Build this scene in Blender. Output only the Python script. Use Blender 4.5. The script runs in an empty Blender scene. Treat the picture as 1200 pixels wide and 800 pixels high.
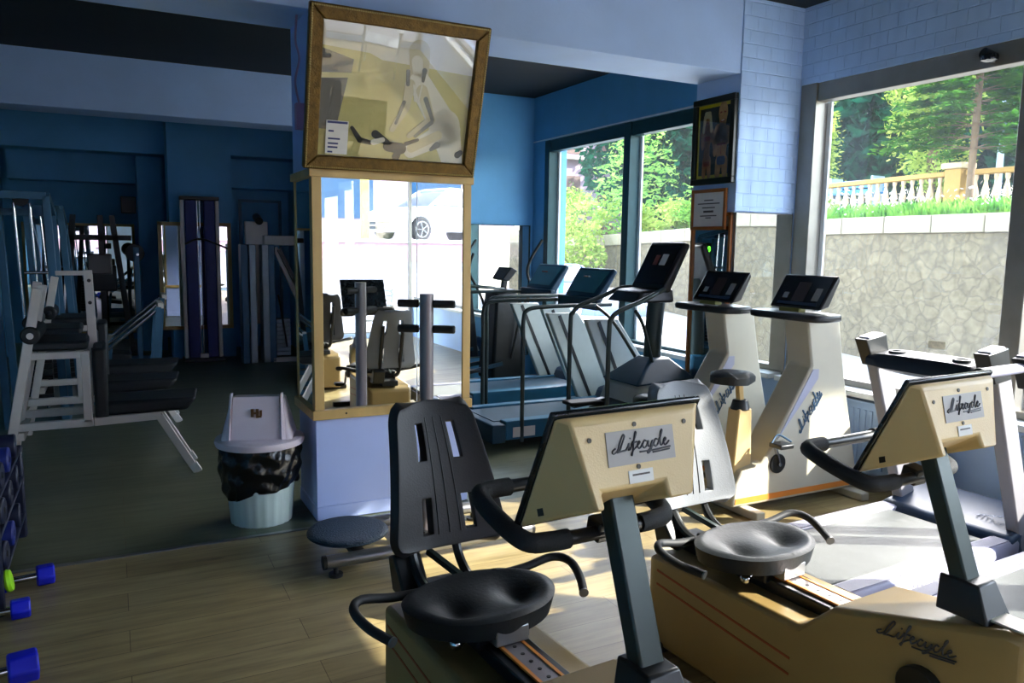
import bpy, bmesh, math, random
from mathutils import Vector, Matrix
random.seed(7)
C = bpy.data.collections.new('scene'); bpy.context.scene.collection.children.link(C)
R = math.radians
V = Vector

# ------------------------------------------------------------------ materials
def lin(h):
    if isinstance(h, (tuple, list)): return tuple(h) + ((1,) if len(h) == 3 else ())
    c = [int(h[i:i+2], 16)/255 for i in (0, 2, 4)]
    return tuple((x/12.92 if x <= .04045 else ((x+.055)/1.055)**2.4) for x in c) + (1,)
def mat(name, col, rough=.5, metal=0., var=0., scale=8., bump=0., bscale=60., stretch=(1, 1, 1), spec=None, coat=0.):
    m = bpy.data.materials.new(name); m.use_nodes = True
    nt = m.node_tree; b = nt.nodes['Principled BSDF']; L = nt.links.new
    c = lin(col); b.inputs['Base Color'].default_value = c
    b.inputs['Roughness'].default_value = rough; b.inputs['Metallic'].default_value = metal
    if spec is not None: b.inputs['Specular IOR Level'].default_value = spec
    if coat: b.inputs['Coat Weight'].default_value = coat; b.inputs['Coat Roughness'].default_value = .08
    tc = nt.nodes.new('ShaderNodeTexCoord'); mp = nt.nodes.new('ShaderNodeMapping'); mp.inputs['Scale'].default_value = stretch
    L(tc.outputs['Object'], mp.inputs['Vector'])
    if var or not bump:
        v = var or .06
        n = nt.nodes.new('ShaderNodeTexNoise'); n.inputs['Scale'].default_value = scale; n.inputs['Detail'].default_value = 6
        L(mp.outputs['Vector'], n.inputs['Vector'])
        r = nt.nodes.new('ShaderNodeValToRGB')
        r.color_ramp.elements[0].position = .3; r.color_ramp.elements[1].position = .7
        r.color_ramp.elements[0].color = tuple(x*(1-v) for x in c[:3]) + (1,)
        r.color_ramp.elements[1].color = tuple(min(1, x*(1+v)) for x in c[:3]) + (1,)
        L(n.outputs['Fac'], r.inputs['Fac']); L(r.outputs['Color'], b.inputs['Base Color'])
    if bump:
        n2 = nt.nodes.new('ShaderNodeTexNoise'); n2.inputs['Scale'].default_value = bscale; n2.inputs['Detail'].default_value = 5
        L(mp.outputs['Vector'], n2.inputs['Vector'])
        bp = nt.nodes.new('ShaderNodeBump'); bp.inputs['Strength'].default_value = bump; bp.inputs['Distance'].default_value = .01
        L(n2.outputs['Fac'], bp.inputs['Height']); L(bp.outputs['Normal'], b.inputs['Normal'])
    return m
def emit(name, col, s):
    m = bpy.data.materials.new(name); m.use_nodes = True
    b = m.node_tree.nodes['Principled BSDF']; b.inputs['Base Color'].default_value = lin(col)
    b.inputs['Emission Color'].default_value = lin(col); b.inputs['Emission Strength'].default_value = s
    return m
def glass(name, gl=.07, tint=(1, 1, 1, 1), haze=0.):
    m = bpy.data.materials.new(name); m.use_nodes = True; nt = m.node_tree; nt.nodes.clear(); L = nt.links.new
    o = nt.nodes.new('ShaderNodeOutputMaterial'); mx = nt.nodes.new('ShaderNodeMixShader')
    t = nt.nodes.new('ShaderNodeBsdfTransparent'); t.inputs['Color'].default_value = tint
    g = nt.nodes.new('ShaderNodeBsdfGlossy'); g.inputs['Roughness'].default_value = .0
    mx.inputs['Fac'].default_value = gl
    L(t.outputs[0], mx.inputs[1]); L(g.outputs[0], mx.inputs[2])
    if haze:
        m2 = nt.nodes.new('ShaderNodeMixShader'); d = nt.nodes.new('ShaderNodeBsdfTranslucent'); d.inputs['Color'].default_value = (.8, .85, .9, 1)
        tc = nt.nodes.new('ShaderNodeTexCoord'); n = nt.nodes.new('ShaderNodeTexNoise'); n.inputs['Scale'].default_value = 1.3; n.inputs['Detail'].default_value = 8
        mt = nt.nodes.new('ShaderNodeMath'); mt.operation = 'MULTIPLY'; mt.inputs[1].default_value = haze
        L(tc.outputs['Object'], n.inputs['Vector']); L(n.outputs['Fac'], mt.inputs[0]); L(mt.outputs[0], m2.inputs['Fac'])
        L(mx.outputs[0], m2.inputs[1]); L(d.outputs[0], m2.inputs[2]); L(m2.outputs[0], o.inputs[0])
    else: L(mx.outputs[0], o.inputs[0])
    return m
def mirror_mat(name, col=(.86, .9, .9, 1)):
    m = bpy.data.materials.new(name); m.use_nodes = True; b = m.node_tree.nodes['Principled BSDF']
    b.inputs['Base Color'].default_value = col; b.inputs['Metallic'].default_value = 1; b.inputs['Roughness'].default_value = .01
    return m
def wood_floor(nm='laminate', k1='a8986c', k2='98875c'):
    m = bpy.data.materials.new(nm); m.use_nodes = True; nt = m.node_tree; b = nt.nodes['Principled BSDF']; L = nt.links.new
    tc = nt.nodes.new('ShaderNodeTexCoord')
    br = nt.nodes.new('ShaderNodeTexBrick'); br.inputs['Scale'].default_value = 1; br.inputs['Brick Width'].default_value = 1.3; br.inputs['Row Height'].default_value = .19
    br.inputs['Mortar Size'].default_value = .0015; br.inputs['Color1'].default_value = lin(k1); br.inputs['Color2'].default_value = lin(k2); br.inputs['Mortar'].default_value = lin('5a4628')
    L(tc.outputs['Object'], br.inputs['Vector'])
    mp = nt.nodes.new('ShaderNodeMapping'); mp.inputs['Scale'].default_value = (.9, 9, 1); L(tc.outputs['Object'], mp.inputs['Vector'])
    n = nt.nodes.new('ShaderNodeTexNoise'); n.inputs['Scale'].default_value = 2.2; n.inputs['Detail'].default_value = 9; n.inputs['Roughness'].default_value = .65; L(mp.outputs['Vector'], n.inputs['Vector'])
    r = nt.nodes.new('ShaderNodeValToRGB'); r.color_ramp.elements[0].position = .3; r.color_ramp.elements[0].color = (.35, .33, .3, 1); r.color_ramp.elements[1].position = .62; r.color_ramp.elements[1].color = (1, 1, 1, 1)
    L(n.outputs['Fac'], r.inputs['Fac'])
    mx = nt.nodes.new('ShaderNodeMix'); mx.data_type = 'RGBA'; mx.blend_type = 'MULTIPLY'; mx.inputs['Factor'].default_value = .75
    L(br.outputs['Color'], mx.inputs['A']); L(r.outputs['Color'], mx.inputs['B'])
    mp2 = nt.nodes.new('ShaderNodeMapping'); mp2.inputs['Scale'].default_value = (1.6, 5, 1); L(tc.outputs['Object'], mp2.inputs['Vector'])
    vo = nt.nodes.new('ShaderNodeTexVoronoi'); vo.inputs['Scale'].default_value = 1.3; L(mp2.outputs['Vector'], vo.inputs['Vector'])
    r2 = nt.nodes.new('ShaderNodeValToRGB'); r2.color_ramp.elements[0].position = .05; r2.color_ramp.elements[0].color = (.25, .17, .08, 1); r2.color_ramp.elements[1].position = .13; r2.color_ramp.elements[1].color = (1, 1, 1, 1)
    L(vo.outputs['Distance'], r2.inputs['Fac'])
    m3 = nt.nodes.new('ShaderNodeMix'); m3.data_type = 'RGBA'; m3.blend_type = 'MULTIPLY'; m3.inputs['Factor'].default_value = .7
    L(mx.outputs['Result'], m3.inputs['A']); L(r2.outputs['Color'], m3.inputs['B']); L(m3.outputs['Result'], b.inputs['Base Color'])
    b.inputs['Roughness'].default_value = .33
    return m
def weave_paint(name, col):
    # painted woven wallpaper: staggered square tiles in relief
    m = mat(name, col, .6, var=.08, scale=3); nt = m.node_tree; L = nt.links.new; b = nt.nodes['Principled BSDF']
    tc = nt.nodes.new('ShaderNodeTexCoord'); sp = nt.nodes.new('ShaderNodeSeparateXYZ'); cb = nt.nodes.new('ShaderNodeCombineXYZ'); ad = nt.nodes.new('ShaderNodeMath')
    L(tc.outputs['Object'], sp.inputs[0]); L(sp.outputs['X'], ad.inputs[0]); L(sp.outputs['Y'], ad.inputs[1]); L(ad.outputs[0], cb.inputs['X']); L(sp.outputs['Z'], cb.inputs['Y'])
    br = nt.nodes.new('ShaderNodeTexBrick'); br.inputs['Scale'].default_value = 1; br.inputs['Brick Width'].default_value = .135; br.inputs['Row Height'].default_value = .095
    br.inputs['Mortar Size'].default_value = .006; br.inputs['Mortar Smooth'].default_value = .8; br.offset = .5
    L(cb.outputs[0], br.inputs['Vector'])
    wv = nt.nodes.new('ShaderNodeTexWave'); wv.inputs['Scale'].default_value = 2.3; wv.inputs['Distortion'].default_value = 1.5; L(cb.outputs[0], wv.inputs['Vector'])
    iv = nt.nodes.new('ShaderNodeMath'); iv.operation = 'MULTIPLY_ADD'; iv.inputs[1].default_value = -1.
    L(br.outputs['Fac'], iv.inputs[0]); L(wv.outputs['Fac'], iv.inputs[2])
    bp = nt.nodes.new('ShaderNodeBump'); bp.inputs['Strength'].default_value = .5; bp.inputs['Distance'].default_value = .01
    L(iv.outputs[0], bp.inputs['Height']); L(bp.outputs['Normal'], b.inputs['Normal'])
    return m
def stone_mat():
    m = mat('stone_wall', 'a79f8d', .9, var=.15, scale=2); nt = m.node_tree; L = nt.links.new; b = nt.nodes['Principled BSDF']
    tc = nt.nodes.new('ShaderNodeTexCoord'); vo = nt.nodes.new('ShaderNodeTexVoronoi'); vo.feature = 'DISTANCE_TO_EDGE'; vo.inputs['Scale'].default_value = 4.6
    n = nt.nodes.new('ShaderNodeTexNoise'); n.inputs['Scale'].default_value = 3; ad = nt.nodes.new('ShaderNodeMix'); ad.data_type = 'VECTOR'; ad.inputs['Factor'].default_value = .25
    L(tc.outputs['Object'], n.inputs['Vector']); L(tc.outputs['Object'], ad.inputs['A']); L(n.outputs['Color'], ad.inputs['B']); L(ad.outputs['Result'], vo.inputs['Vector'])
    vc = nt.nodes.new('ShaderNodeTexVoronoi'); vc.inputs['Scale'].default_value = 4.6; L(ad.outputs['Result'], vc.inputs['Vector'])
    r = nt.nodes.new('ShaderNodeValToRGB'); r.color_ramp.elements[0].color = lin('5a5343'); r.color_ramp.elements[1].position = .11; r.color_ramp.elements[1].color = lin('857a5f')
    L(vo.outputs['Distance'], r.inputs['Fac'])
    hs = nt.nodes.new('ShaderNodeMix'); hs.data_type = 'RGBA'; hs.blend_type = 'MULTIPLY'; hs.inputs['Factor'].default_value = .35
    L(r.outputs['Color'], hs.inputs['A']); L(vc.outputs['Color'], hs.inputs['B'])
    n3 = nt.nodes.new('ShaderNodeTexNoise'); n3.inputs['Scale'].default_value = 7; n3.inputs['Detail'].default_value = 8; L(tc.outputs['Object'], n3.inputs['Vector'])
    r3 = nt.nodes.new('ShaderNodeValToRGB'); r3.color_ramp.elements[0].position = .35; r3.color_ramp.elements[0].color = (.35, .34, .3, 1); r3.color_ramp.elements[1].position = .65; L(n3.outputs['Fac'], r3.inputs['Fac'])
    h2 = nt.nodes.new('ShaderNodeMix'); h2.data_type = 'RGBA'; h2.blend_type = 'MULTIPLY'; h2.inputs['Factor'].default_value = .85
    L(r.outputs['Color'], hs.inputs['A']); bw = nt.nodes.new('ShaderNodeRGBToBW'); L(vc.outputs['Color'], bw.inputs[0]); L(bw.outputs[0], hs.inputs['B']); L(hs.outputs['Result'], h2.inputs['A']); L(r3.outputs['Color'], h2.inputs['B'])
    gm = nt.nodes.new('ShaderNodeMix'); gm.data_type = 'RGBA'; gm.inputs['Factor'].default_value = .4; gm.inputs['B'].default_value = lin('756b54'); L(h2.outputs['Result'], gm.inputs['A'])
    L(gm.outputs['Result'], b.inputs['Base Color'])
    bp = nt.nodes.new('ShaderNodeBump'); bp.inputs['Distance'].default_value = .05; bp.inputs['Strength'].default_value = .7; L(r.outputs['Color'], bp.inputs['Height']); L(bp.outputs['Normal'], b.inputs['Normal'])
    return m
def leaf_mat(name, c1, c2, trans=.45):
    m = bpy.data.materials.new(name); m.use_nodes = True; nt = m.node_tree; nt.nodes.clear(); L = nt.links.new
    o = nt.nodes.new('ShaderNodeOutputMaterial'); mx = nt.nodes.new('ShaderNodeMixShader'); d = nt.nodes.new('ShaderNodeBsdfDiffuse'); t = nt.nodes.new('ShaderNodeBsdfTranslucent')
    tc = nt.nodes.new('ShaderNodeTexCoord'); n = nt.nodes.new('ShaderNodeTexNoise'); n.inputs['Scale'].default_value = 2.5; n.inputs['Detail'].default_value = 5
    r = nt.nodes.new('ShaderNodeValToRGB'); r.color_ramp.elements[0].position = .35; r.color_ramp.elements[1].position = .65
    r.color_ramp.elements[0].color = lin(c1); r.color_ramp.elements[1].color = lin(c2)
    L(tc.outputs['Object'], n.inputs['Vector']); L(n.outputs['Fac'], r.inputs['Fac']); L(r.outputs['Color'], d.inputs['Color']); L(r.outputs['Color'], t.inputs['Color'])
    mx.inputs['Fac'].default_value = trans; L(d.outputs[0], mx.inputs[1]); L(t.outputs[0], mx.inputs[2]); L(mx.outputs[0], o.inputs[0])
    return m

M = dict(
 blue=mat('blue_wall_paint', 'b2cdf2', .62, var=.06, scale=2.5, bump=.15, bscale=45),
 teal=mat('shadow_teal_wall_paint', '62a8d6', .62, var=.08, scale=2.5, bump=.15, bscale=45),  # blue wall paint with the teal cast of shadow put into the colour
 bluelow=mat('lavender_pillar_paint', 'b2c4f6', .55, var=.05, scale=2),
 weave=weave_paint('blue_woven_wallpaper', 'b0cef4'),
 ceil=mat('dark_ceiling_paint', '08141a', .8, var=.1),
 floor=wood_floor(), wood=mat('pine_trim', 'c7a566', .45, var=.18, scale=6, stretch=(1, 1, .2)),
 darkwood=mat('orange_stained_wood', '9a5a20', .4, var=.2, scale=6), gold=mat('gilt_frame', '6a5020', .38, .55, var=.35, scale=30, bump=.5, bscale=120),
 mirror=mirror_mat('mirror_glass'), glass=glass('window_glass', .035, haze=.022), pglass=glass('picture_glass', .07),
 wframe=mat('anodised_window_frame', '8b8880', .4, .5, var=.08), wframe_d=mat('dark_window_frame', '1d4247', .45, .3, var=.1), wwhite=mat('white_window_seal', 'dfe5ea', .5),
 sill=mat('white_sill_paint', 'd8dcda', .5), radiator=mat('radiator_enamel', '8ea5c4', .4, var=.05),
 housing=mat('shade_darkened_beige_plastic', '8e7748', .42, var=.05, scale=5, bump=.08, bscale=220), beige=mat('beige_plastic', 'cdb27c', .42, var=.05, scale=5, bump=.08, bscale=220), beige_s=mat('grey_beige_plastic', 'bdb8a6', .42, var=.04, scale=5, bump=.05, bscale=220),  # housing: the same beige plastic with low shade darkened into its colour
 black=mat('black_plastic', '16191b', .38, var=.15, scale=20), rubber=mat('black_rubber', '121619', .6, var=.15), foam=mat('black_foam_grip', '15191c', .75, bump=.3, bscale=300),
 darksteel=mat('dark_green_steel', '2d3a38', .35, .3, var=.08), screw=mat('dark_screw', '33270f', .5), stripe=mat('rust_stripe', '8a3a16', .5), orange=mat('orange_stripe', 'd98433', .5),
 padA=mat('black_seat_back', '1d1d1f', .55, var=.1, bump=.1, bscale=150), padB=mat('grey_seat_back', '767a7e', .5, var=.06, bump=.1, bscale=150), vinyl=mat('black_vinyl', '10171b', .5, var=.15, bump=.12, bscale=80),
 chrome=mat('chrome', 'c9cdd2', .16, 1.), steel=mat('brushed_steel', '8d8f92', .3, .85, var=.1), post=mat('warm_grey_steel', '8b8385', .35, .5, var=.05),
 logo=mat('logo_plate', '9a9692', .45), logoink=mat('logo_ink', '33343c', .5), logoblue=mat('logo_blue_ink', '3f5f7c', .5), sticker=mat('silver_sticker', 'c9c9c4', .35), stickerd=mat('black_sticker', '17140f', .4),
 belt=mat('treadmill_belt', '5f6362', .6, var=.08, scale=10, bump=.25, bscale=250), navy=mat('dark_navy_plastic', '111f30', .4, var=.1), greypost=mat('grey_lavender_post', '8e8d93', .4, var=.04), rail=mat('lavender_treadmill_rail', 'a3a4b8', .4, var=.04), railtop=mat('ribbed_rail_top', '85869a', .55, var=.06, bump=.3, bscale=200), hood=mat('navy_hood', '243a55', .38, var=.1), fadedink=mat('faded_rail_lettering', 'c4c6d6', .5),
 tread_d=mat('blue_black_deck', '12384c', .4, var=.15), tread_rail=mat('teal_deck_rail', '1f5e7c', .38, var=.1), panel=mat('far_machine_grey_panel', 'b4bab2', .45, var=.05),
 screen=mat('dark_display', '1a2126', .18, var=.25, scale=30), olive=mat('olive_plastic', '7c7a30', .5),
 binw=mat('mint_white_plastic', 'cfe0d8', .45, var=.04), binp=mat('pinkish_white_plastic', 'd9ccd4', .42, var=.04), bag=mat('black_bin_bag', '0f1214', .22, var=.2, bump=.9, bscale=16),
 wsteel=mat('white_enamel_steel', 'ded3c8', .4, var=.05), bluepad=mat('royal_blue_padding', '14246e', .5, var=.1), silver=mat('silver_grey_enamel', '8f9fa8', .4, .3, var=.08), bluemetal=mat('slate_blue_enamel', '3a6480', .45, .2, var=.08),
 dumb=mat('blue_neoprene', '1420c8', .45, var=.05), dumbd=mat('dark_navy_rubber', '0d1530', .5), pink=mat('pink_rubber', 'c050d0', .5), lime=mat('lime_rubber', 'a8f020', .5),
 paper=mat('white_paper', 'ddd8d0', .6), ink=mat('print_ink', '4a4440', .6), pbg=mat('poster_ochre_print', 'cfc47e', .5, var=.18, scale=3), pwhite=mat('poster_cream_print', 'e8e2cc', .5, var=.05), pgrey=mat('poster_grey_print', '77756a', .5, var=.1), pskin=mat('poster_skin_print', 'd2c79c', .5, var=.12), pdark=mat('poster_dark_print', '3b3a34', .5), 
 fdark=mat('near_black_frame', '14170f', .35), fyel=mat('yellow_mount', 'c8b91f', .5), fskin=mat('bronze_skin_print', '9a6a36', .5, var=.25, scale=20), fskin2=mat('pale_bronze_skin_print', 'b48a52', .5, var=.2, scale=20), fbg=mat('dark_green_print', '26302a', .5, var=.2), fhair=mat('blond_hair_print', 'b9a878', .5), fred=mat('red_brown_print', '8a3b1a', .5), fteeth=mat('cream_print', 'd8d0b8', .5), fblue=mat('blue_print', '3d5580', .5),
 redled=mat('red_led_print', '8c3a24', .4), greenled=emit('green_led', '66ff3a', 3.), pinkpaint=mat('pink_wire', 'b48aa8', .6),
 road=mat('grey_asphalt', '77767a', .9, var=.12, scale=3, bump=.4, bscale=30), asphalt=mat('pale_paving', 'aba79d', .9, var=.1, scale=3, bump=.5, bscale=30), stone=stone_mat(), coping=mat('concrete_coping', '948c76', .85, var=.12, scale=4, bump=.3, bscale=40), balus=mat('cream_balustrade', 'c9b596', .7, var=.06), balrail=mat('ochre_balustrade', 'a8843f', .7, var=.1), redwall=mat('reddish_kerb_wall', 'a5808a', .85, var=.12), kerb=mat('white_kerb', 'e8e6e0', .8),  # asphalt: one even pale grey for the street paving
 soil=mat('planted_soil', '6b6a3c', .95, var=.3, scale=5), bark=mat('bark', '6d5a45', .9, var=.2, scale=10, bump=.5, bscale=30), lamp=mat('pale_blue_pole', 'a9c0dc', .5), yellowp=mat('yellow_post', 'ecd748', .5), facade=mat('grey_pink_facade', '8d7f8c', .85, var=.1), shutter=mat('brown_shutter', '5c4a44', .7),
 carw=mat('white_car_paint', 'e6eaee', .25, var=.02, coat=.6), carg=mat('car_glass', '2a4764', .08, var=.1), tyre=mat('tyre', '1b1b1c', .8), alloy=mat('alloy_wheel', 'b9bcc0', .3, .6), carl=mat('car_headlamp', 'cfd6da', .1), blind=mat('blue_car_paint', '3560b0', .3, coat=.5),
 lf_dark=leaf_mat('dark_pine_leaves', '0a3a2c', '1f6244'), lf_mid=leaf_mat('green_leaves', '3f7a2c', '86b04a'), lf_light=leaf_mat('pale_green_leaves', '6f9436', 'bccb6c', .45), lf_con=leaf_mat('conifer_leaves', '5c9a48', 'a9cf72', .5), lf_grass=leaf_mat('iris_leaves', '3f8a35', '8fc258', .5), lf_flow=leaf_mat('white_flowers', 'e8e0d8', 'fdf4f0', .4),  # lf_light: pale yellow-green foliage colour
)

# ------------------------------------------------------------------ builders
class G:
    def __init__(s): s.bm = bmesh.new()
    def box(s, x0, x1, y0, y1, z0, z1):
        vs = [s.bm.verts.new((x, y, z)) for x in (x0, x1) for y in (y0, y1) for z in (z0, z1)]
        for f in ((0, 1, 3, 2), (4, 6, 7, 5), (0, 4, 5, 1), (2, 3, 7, 6), (0, 2, 6, 4), (1, 5, 7, 3)): s.bm.faces.new([vs[i] for i in f])
        return s
    def hexa(s, b, t):      # bottom and top loops of 4 points
        vb = [s.bm.verts.new(p) for p in b]; vt = [s.bm.verts.new(p) for p in t]; n = len(b)
        s.bm.faces.new(vb[::-1]); s.bm.faces.new(vt)
        for i in range(n): s.bm.faces.new((vb[i], vb[(i+1) % n], vt[(i+1) % n], vt[i]))
        return s
    def bar(s, p0, p1, w, h=None, up=(0, 0, 1), w1=None, h1=None):
        p0, p1 = V(p0), V(p1); h = h or w; w1 = w1 or w; h1 = h1 or h; d = (p1-p0).normalized(); u = V(up)
        if abs(d.dot(u)) > .98: u = V((0, 1, 0))
        a = d.cross(u).normalized(); b = a.cross(d)
        q = lambda p, w, h: [p+a*w/2*i+b*h/2*j for i, j in ((-1, -1), (1, -1), (1, 1), (-1, 1))]
        return s.hexa(q(p0, w, h), q(p1, w1, h1))
    def cyl(s, p0, p1, r, r1=None, n=20):
        p0, p1 = V(p0), V(p1); r1 = r if r1 is None else r1; d = (p1-p0).normalized(); u = V((0, 0, 1))
        if abs(d.dot(u)) > .95: u = V((0, 1, 0))
        a = d.cross(u).normalized(); b = a.cross(d)
        q = lambda p, r: [p+a*r*math.cos(t*2*math.pi/n)+b*r*math.sin(t*2*math.pi/n) for t in range(n)]
        return s.hexa(q(p0, r), q(p1, r1))
    def tube(s, pts, r, n=12, closed=False, sub=6):
        P = [V(p) for p in pts]; k = len(P); Q = []
        rng = range(k) if closed else range(k-1)
        for i in rng:
            a = P[(i-1) % k] if (closed or i) else P[0]; b = P[i]; c = P[(i+1) % k]; d = P[(i+2) % k] if (closed or i < k-2) else P[-1]
            for j in range(sub):
                t = j/sub
                Q.append(.5*((2*b)+(c-a)*t+(2*a-5*b+4*c-d)*t*t+(3*b-a-3*c+d)*t**3))
        if not closed: Q.append(P[-1])
        m = len(Q); rings = []; prev = None
        for i, p in enumerate(Q):
            d = (Q[(i+1) % m]-Q[i-1]) if closed else (Q[min(i+1, m-1)]-Q[max(i-1, 0)])
            d.normalize()
            if prev is None:
                u = V((0, 0, 1)) if abs(d.z) < .9 else V((0, 1, 0)); a = d.cross(u).normalized()
            else: a = (prev-d*prev.dot(d)).normalized()
            prev = a; b = d.cross(a)
            rings.append([s.bm.verts.new(p+a*r*math.cos(t*2*math.pi/n)+b*r*math.sin(t*2*math.pi/n)) for t in range(n)])
        for i in range(m if closed else m-1):
            A, B = rings[i], rings[(i+1) % m]
            for t in range(n): s.bm.faces.new((A[t], A[(t+1) % n], B[(t+1) % n], B[t]))
        if not closed: s.bm.faces.new(rings[0][::-1]); s.bm.faces.new(rings[-1])
        return s
    def lathe(s, prof, c=(0, 0, 0), n=32, sx=1, sy=1, M_=None):
        c = V(c); rings = []
        for r, z in prof:
            pts = [V((r*sx*math.cos(t*2*math.pi/n), r*sy*math.sin(t*2*math.pi/n), z)) for t in range(n)]
            if M_: pts = [M_ @ p for p in pts]
            rings.append([s.bm.verts.new(c+p) for p in pts])
        for A, B in zip(rings, rings[1:]):
            for t in range(n): s.bm.faces.new((A[t], A[(t+1) % n], B[(t+1) % n], B[t]))
        s.bm.faces.new(rings[0][::-1]); s.bm.faces.new(rings[-1]); return s
    def prism(s, poly, ax, a0, a1, poly1=None):
        f = {'x': lambda p, a: (a, p[0], p[1]), 'y': lambda p, a: (p[0], a, p[1]), 'z': lambda p, a: (p[0], p[1], a)}[ax]
        return s.hexa([f(p, a0) for p in poly], [f(p, a1) for p in (poly1 or poly)])
    def ball(s, c, r, n=14, sx=1, sy=1, sz=1):
        k = n//2; prof = [(math.sin(math.pi*(i+.15)/(k+.3))*r, -math.cos(math.pi*(i+.15)/(k+.3))*r*sz) for i in range(k+1)]
        return s.lathe(prof, c, n, sx, sy)
    def grid(s, nu, nv, fn, skip=None):
        vs = [[s.bm.verts.new(fn(i/nu, j/nv)) for j in range(nv+1)] for i in range(nu+1)]
        for i in range(nu):
            for j in range(nv):
                if skip and skip((i+.5)/nu, (j+.5)/nv): continue
                s.bm.faces.new((vs[i][j], vs[i+1][j], vs[i+1][j+1], vs[i][j+1]))
        return s
    def obj(s, name, m, parent=None, bevel=0., smooth=None, solid=0., seg=2, sub=0):
        for v in [v for v in s.bm.verts if not v.link_faces]: s.bm.verts.remove(v)
        bmesh.ops.recalc_face_normals(s.bm, faces=s.bm.faces)
        me = bpy.data.meshes.new(name); s.bm.to_mesh(me); s.bm.free()
        o = bpy.data.objects.new(name, me); C.objects.link(o)
        for x in (m if isinstance(m, (list, tuple)) else [m]): me.materials.append(x)
        if parent: o.parent = parent
        if solid:
            md = o.modifiers.new('solid', 'SOLIDIFY'); md.thickness = solid; md.offset = 0
        if bevel:
            md = o.modifiers.new('bevel', 'BEVEL'); md.width = bevel; md.segments = seg; md.limit_method = 'ANGLE'; md.angle_limit = R(40)
        if sub:
            md = o.modifiers.new('sub', 'SUBSURF'); md.levels = sub; md.render_levels = sub
        if smooth is None: smooth = True
        if smooth:
            me.polygons.foreach_set('use_smooth', [True]*len(me.polygons)); me.set_sharp_from_angle(angle=R(38))
        return o
def tag(o, label, cat, group=None):
    o['label'] = label; o['category'] = cat
    if group: o['group'] = group
    return o
def thing(name, label, cat, loc=(0, 0, 0), rz=0, group=None):
    o = bpy.data.objects.new(name, None); C.objects.link(o); o.location = loc; o.rotation_euler = (0, 0, rz); o.empty_display_size = .1
    return tag(o, label, cat, group)
def struct(o): o['kind'] = 'structure'; return o
def stuff(o): o['kind'] = 'stuff'; return o
def dup(root, loc, rz, label, group=None):
    r = root.copy(); C.objects.link(r); r.location = loc; r.rotation_euler = (0, 0, rz); r['label'] = label
    if group: r['group'] = group
    for ch in list(root.children):
        c = ch.copy(); C.objects.link(c); c.parent = r
        for g in list(ch.children):
            d = g.copy(); C.objects.link(d); d.parent = c
    return r
def text(name, body, size, m, parent, loc, rot, depth=.001, shear=0., bold=0.):
    cu = bpy.data.curves.new(name, 'FONT'); cu.body = body; cu.size = size; cu.extrude = depth; cu.shear = shear; cu.offset = bold; cu.align_x = 'CENTER'; cu.align_y = 'CENTER'
    t = bpy.data.objects.new(name+'_tmp', cu); C.objects.link(t)
    dg = bpy.context.evaluated_depsgraph_get(); me = bpy.data.meshes.new_from_object(t.evaluated_get(dg)); C.objects.unlink(t); bpy.data.objects.remove(t)
    me.materials.clear(); me.materials.append(m)
    o = bpy.data.objects.new(name, me); C.objects.link(o); o.parent = parent; o.location = loc; o.rotation_euler = rot
    return o
# brush-script word written as flat pen strokes, unit height ~1, baseline 0
SCRIPT = [
 [(0.05, .25), (-.25, .05), (-.1, -.1), (.25, .1), (.5, .6), (.85, 1.15), (.95, 1.0), (.7, .55), (.45, .1), (.2, -.05), (.6, .0), (.95, .02), (1.15, .25)],
 [(1.1, .1), (1.3, .5), (1.2, .05), (1.4, .1), (1.65, .6)], [(1.42, .8), (1.47, .86)],
 [(1.4, .15), (1.75, .6), (2.05, 1.15), (1.95, 1.2), (1.75, .5), (1.5, -.35), (1.42, -.3), (1.7, 0), (2.0, .2)], [(1.6, .5), (2.05, .55)],
 [(2.0, .2), (2.3, .42), (2.25, .55), (2.08, .35), (2.15, .03), (2.4, .15), (2.55, .35)],
 [(2.9, .48), (2.75, .55), (2.55, .25), (2.65, .02), (2.9, .15), (3.1, .5)],
 [(3.1, .5), (3.05, .12), (3.25, .12), (3.5, .5), (3.3, -.1), (3.0, -.4), (2.95, -.25), (3.4, .05), (3.6, .2)],
 [(3.95, .48), (3.8, .55), (3.6, .25), (3.7, .02), (3.95, .15), (4.2, .6)],
 [(4.1, .3), (4.45, 1.0), (4.45, 1.15), (4.3, .9), (4.2, .3), (4.25, .03), (4.5, .2)],
 [(4.45, .2), (4.75, .42), (4.7, .55), (4.52, .35), (4.6, .03), (4.85, .12), (5.05, .3)],
 [(2.2, -.22), (3.6, -.2), (5.1, -.12)], [(3.4, -.38), (5.0, -.3)]]
def script_logo(name, m, parent, origin, ux, uy, w, thick=.13):
    g = G(); o = V(origin); ux = V(ux).normalized(); uy = V(uy).normalized(); s = w/5.4
    for st in SCRIPT:
        g.tube([o+ux*(x-2.5)*s+uy*(y-.3)*s for x, y in st], thick*s*.5, n=5, sub=4)
    return g.obj(name, m, parent)

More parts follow.
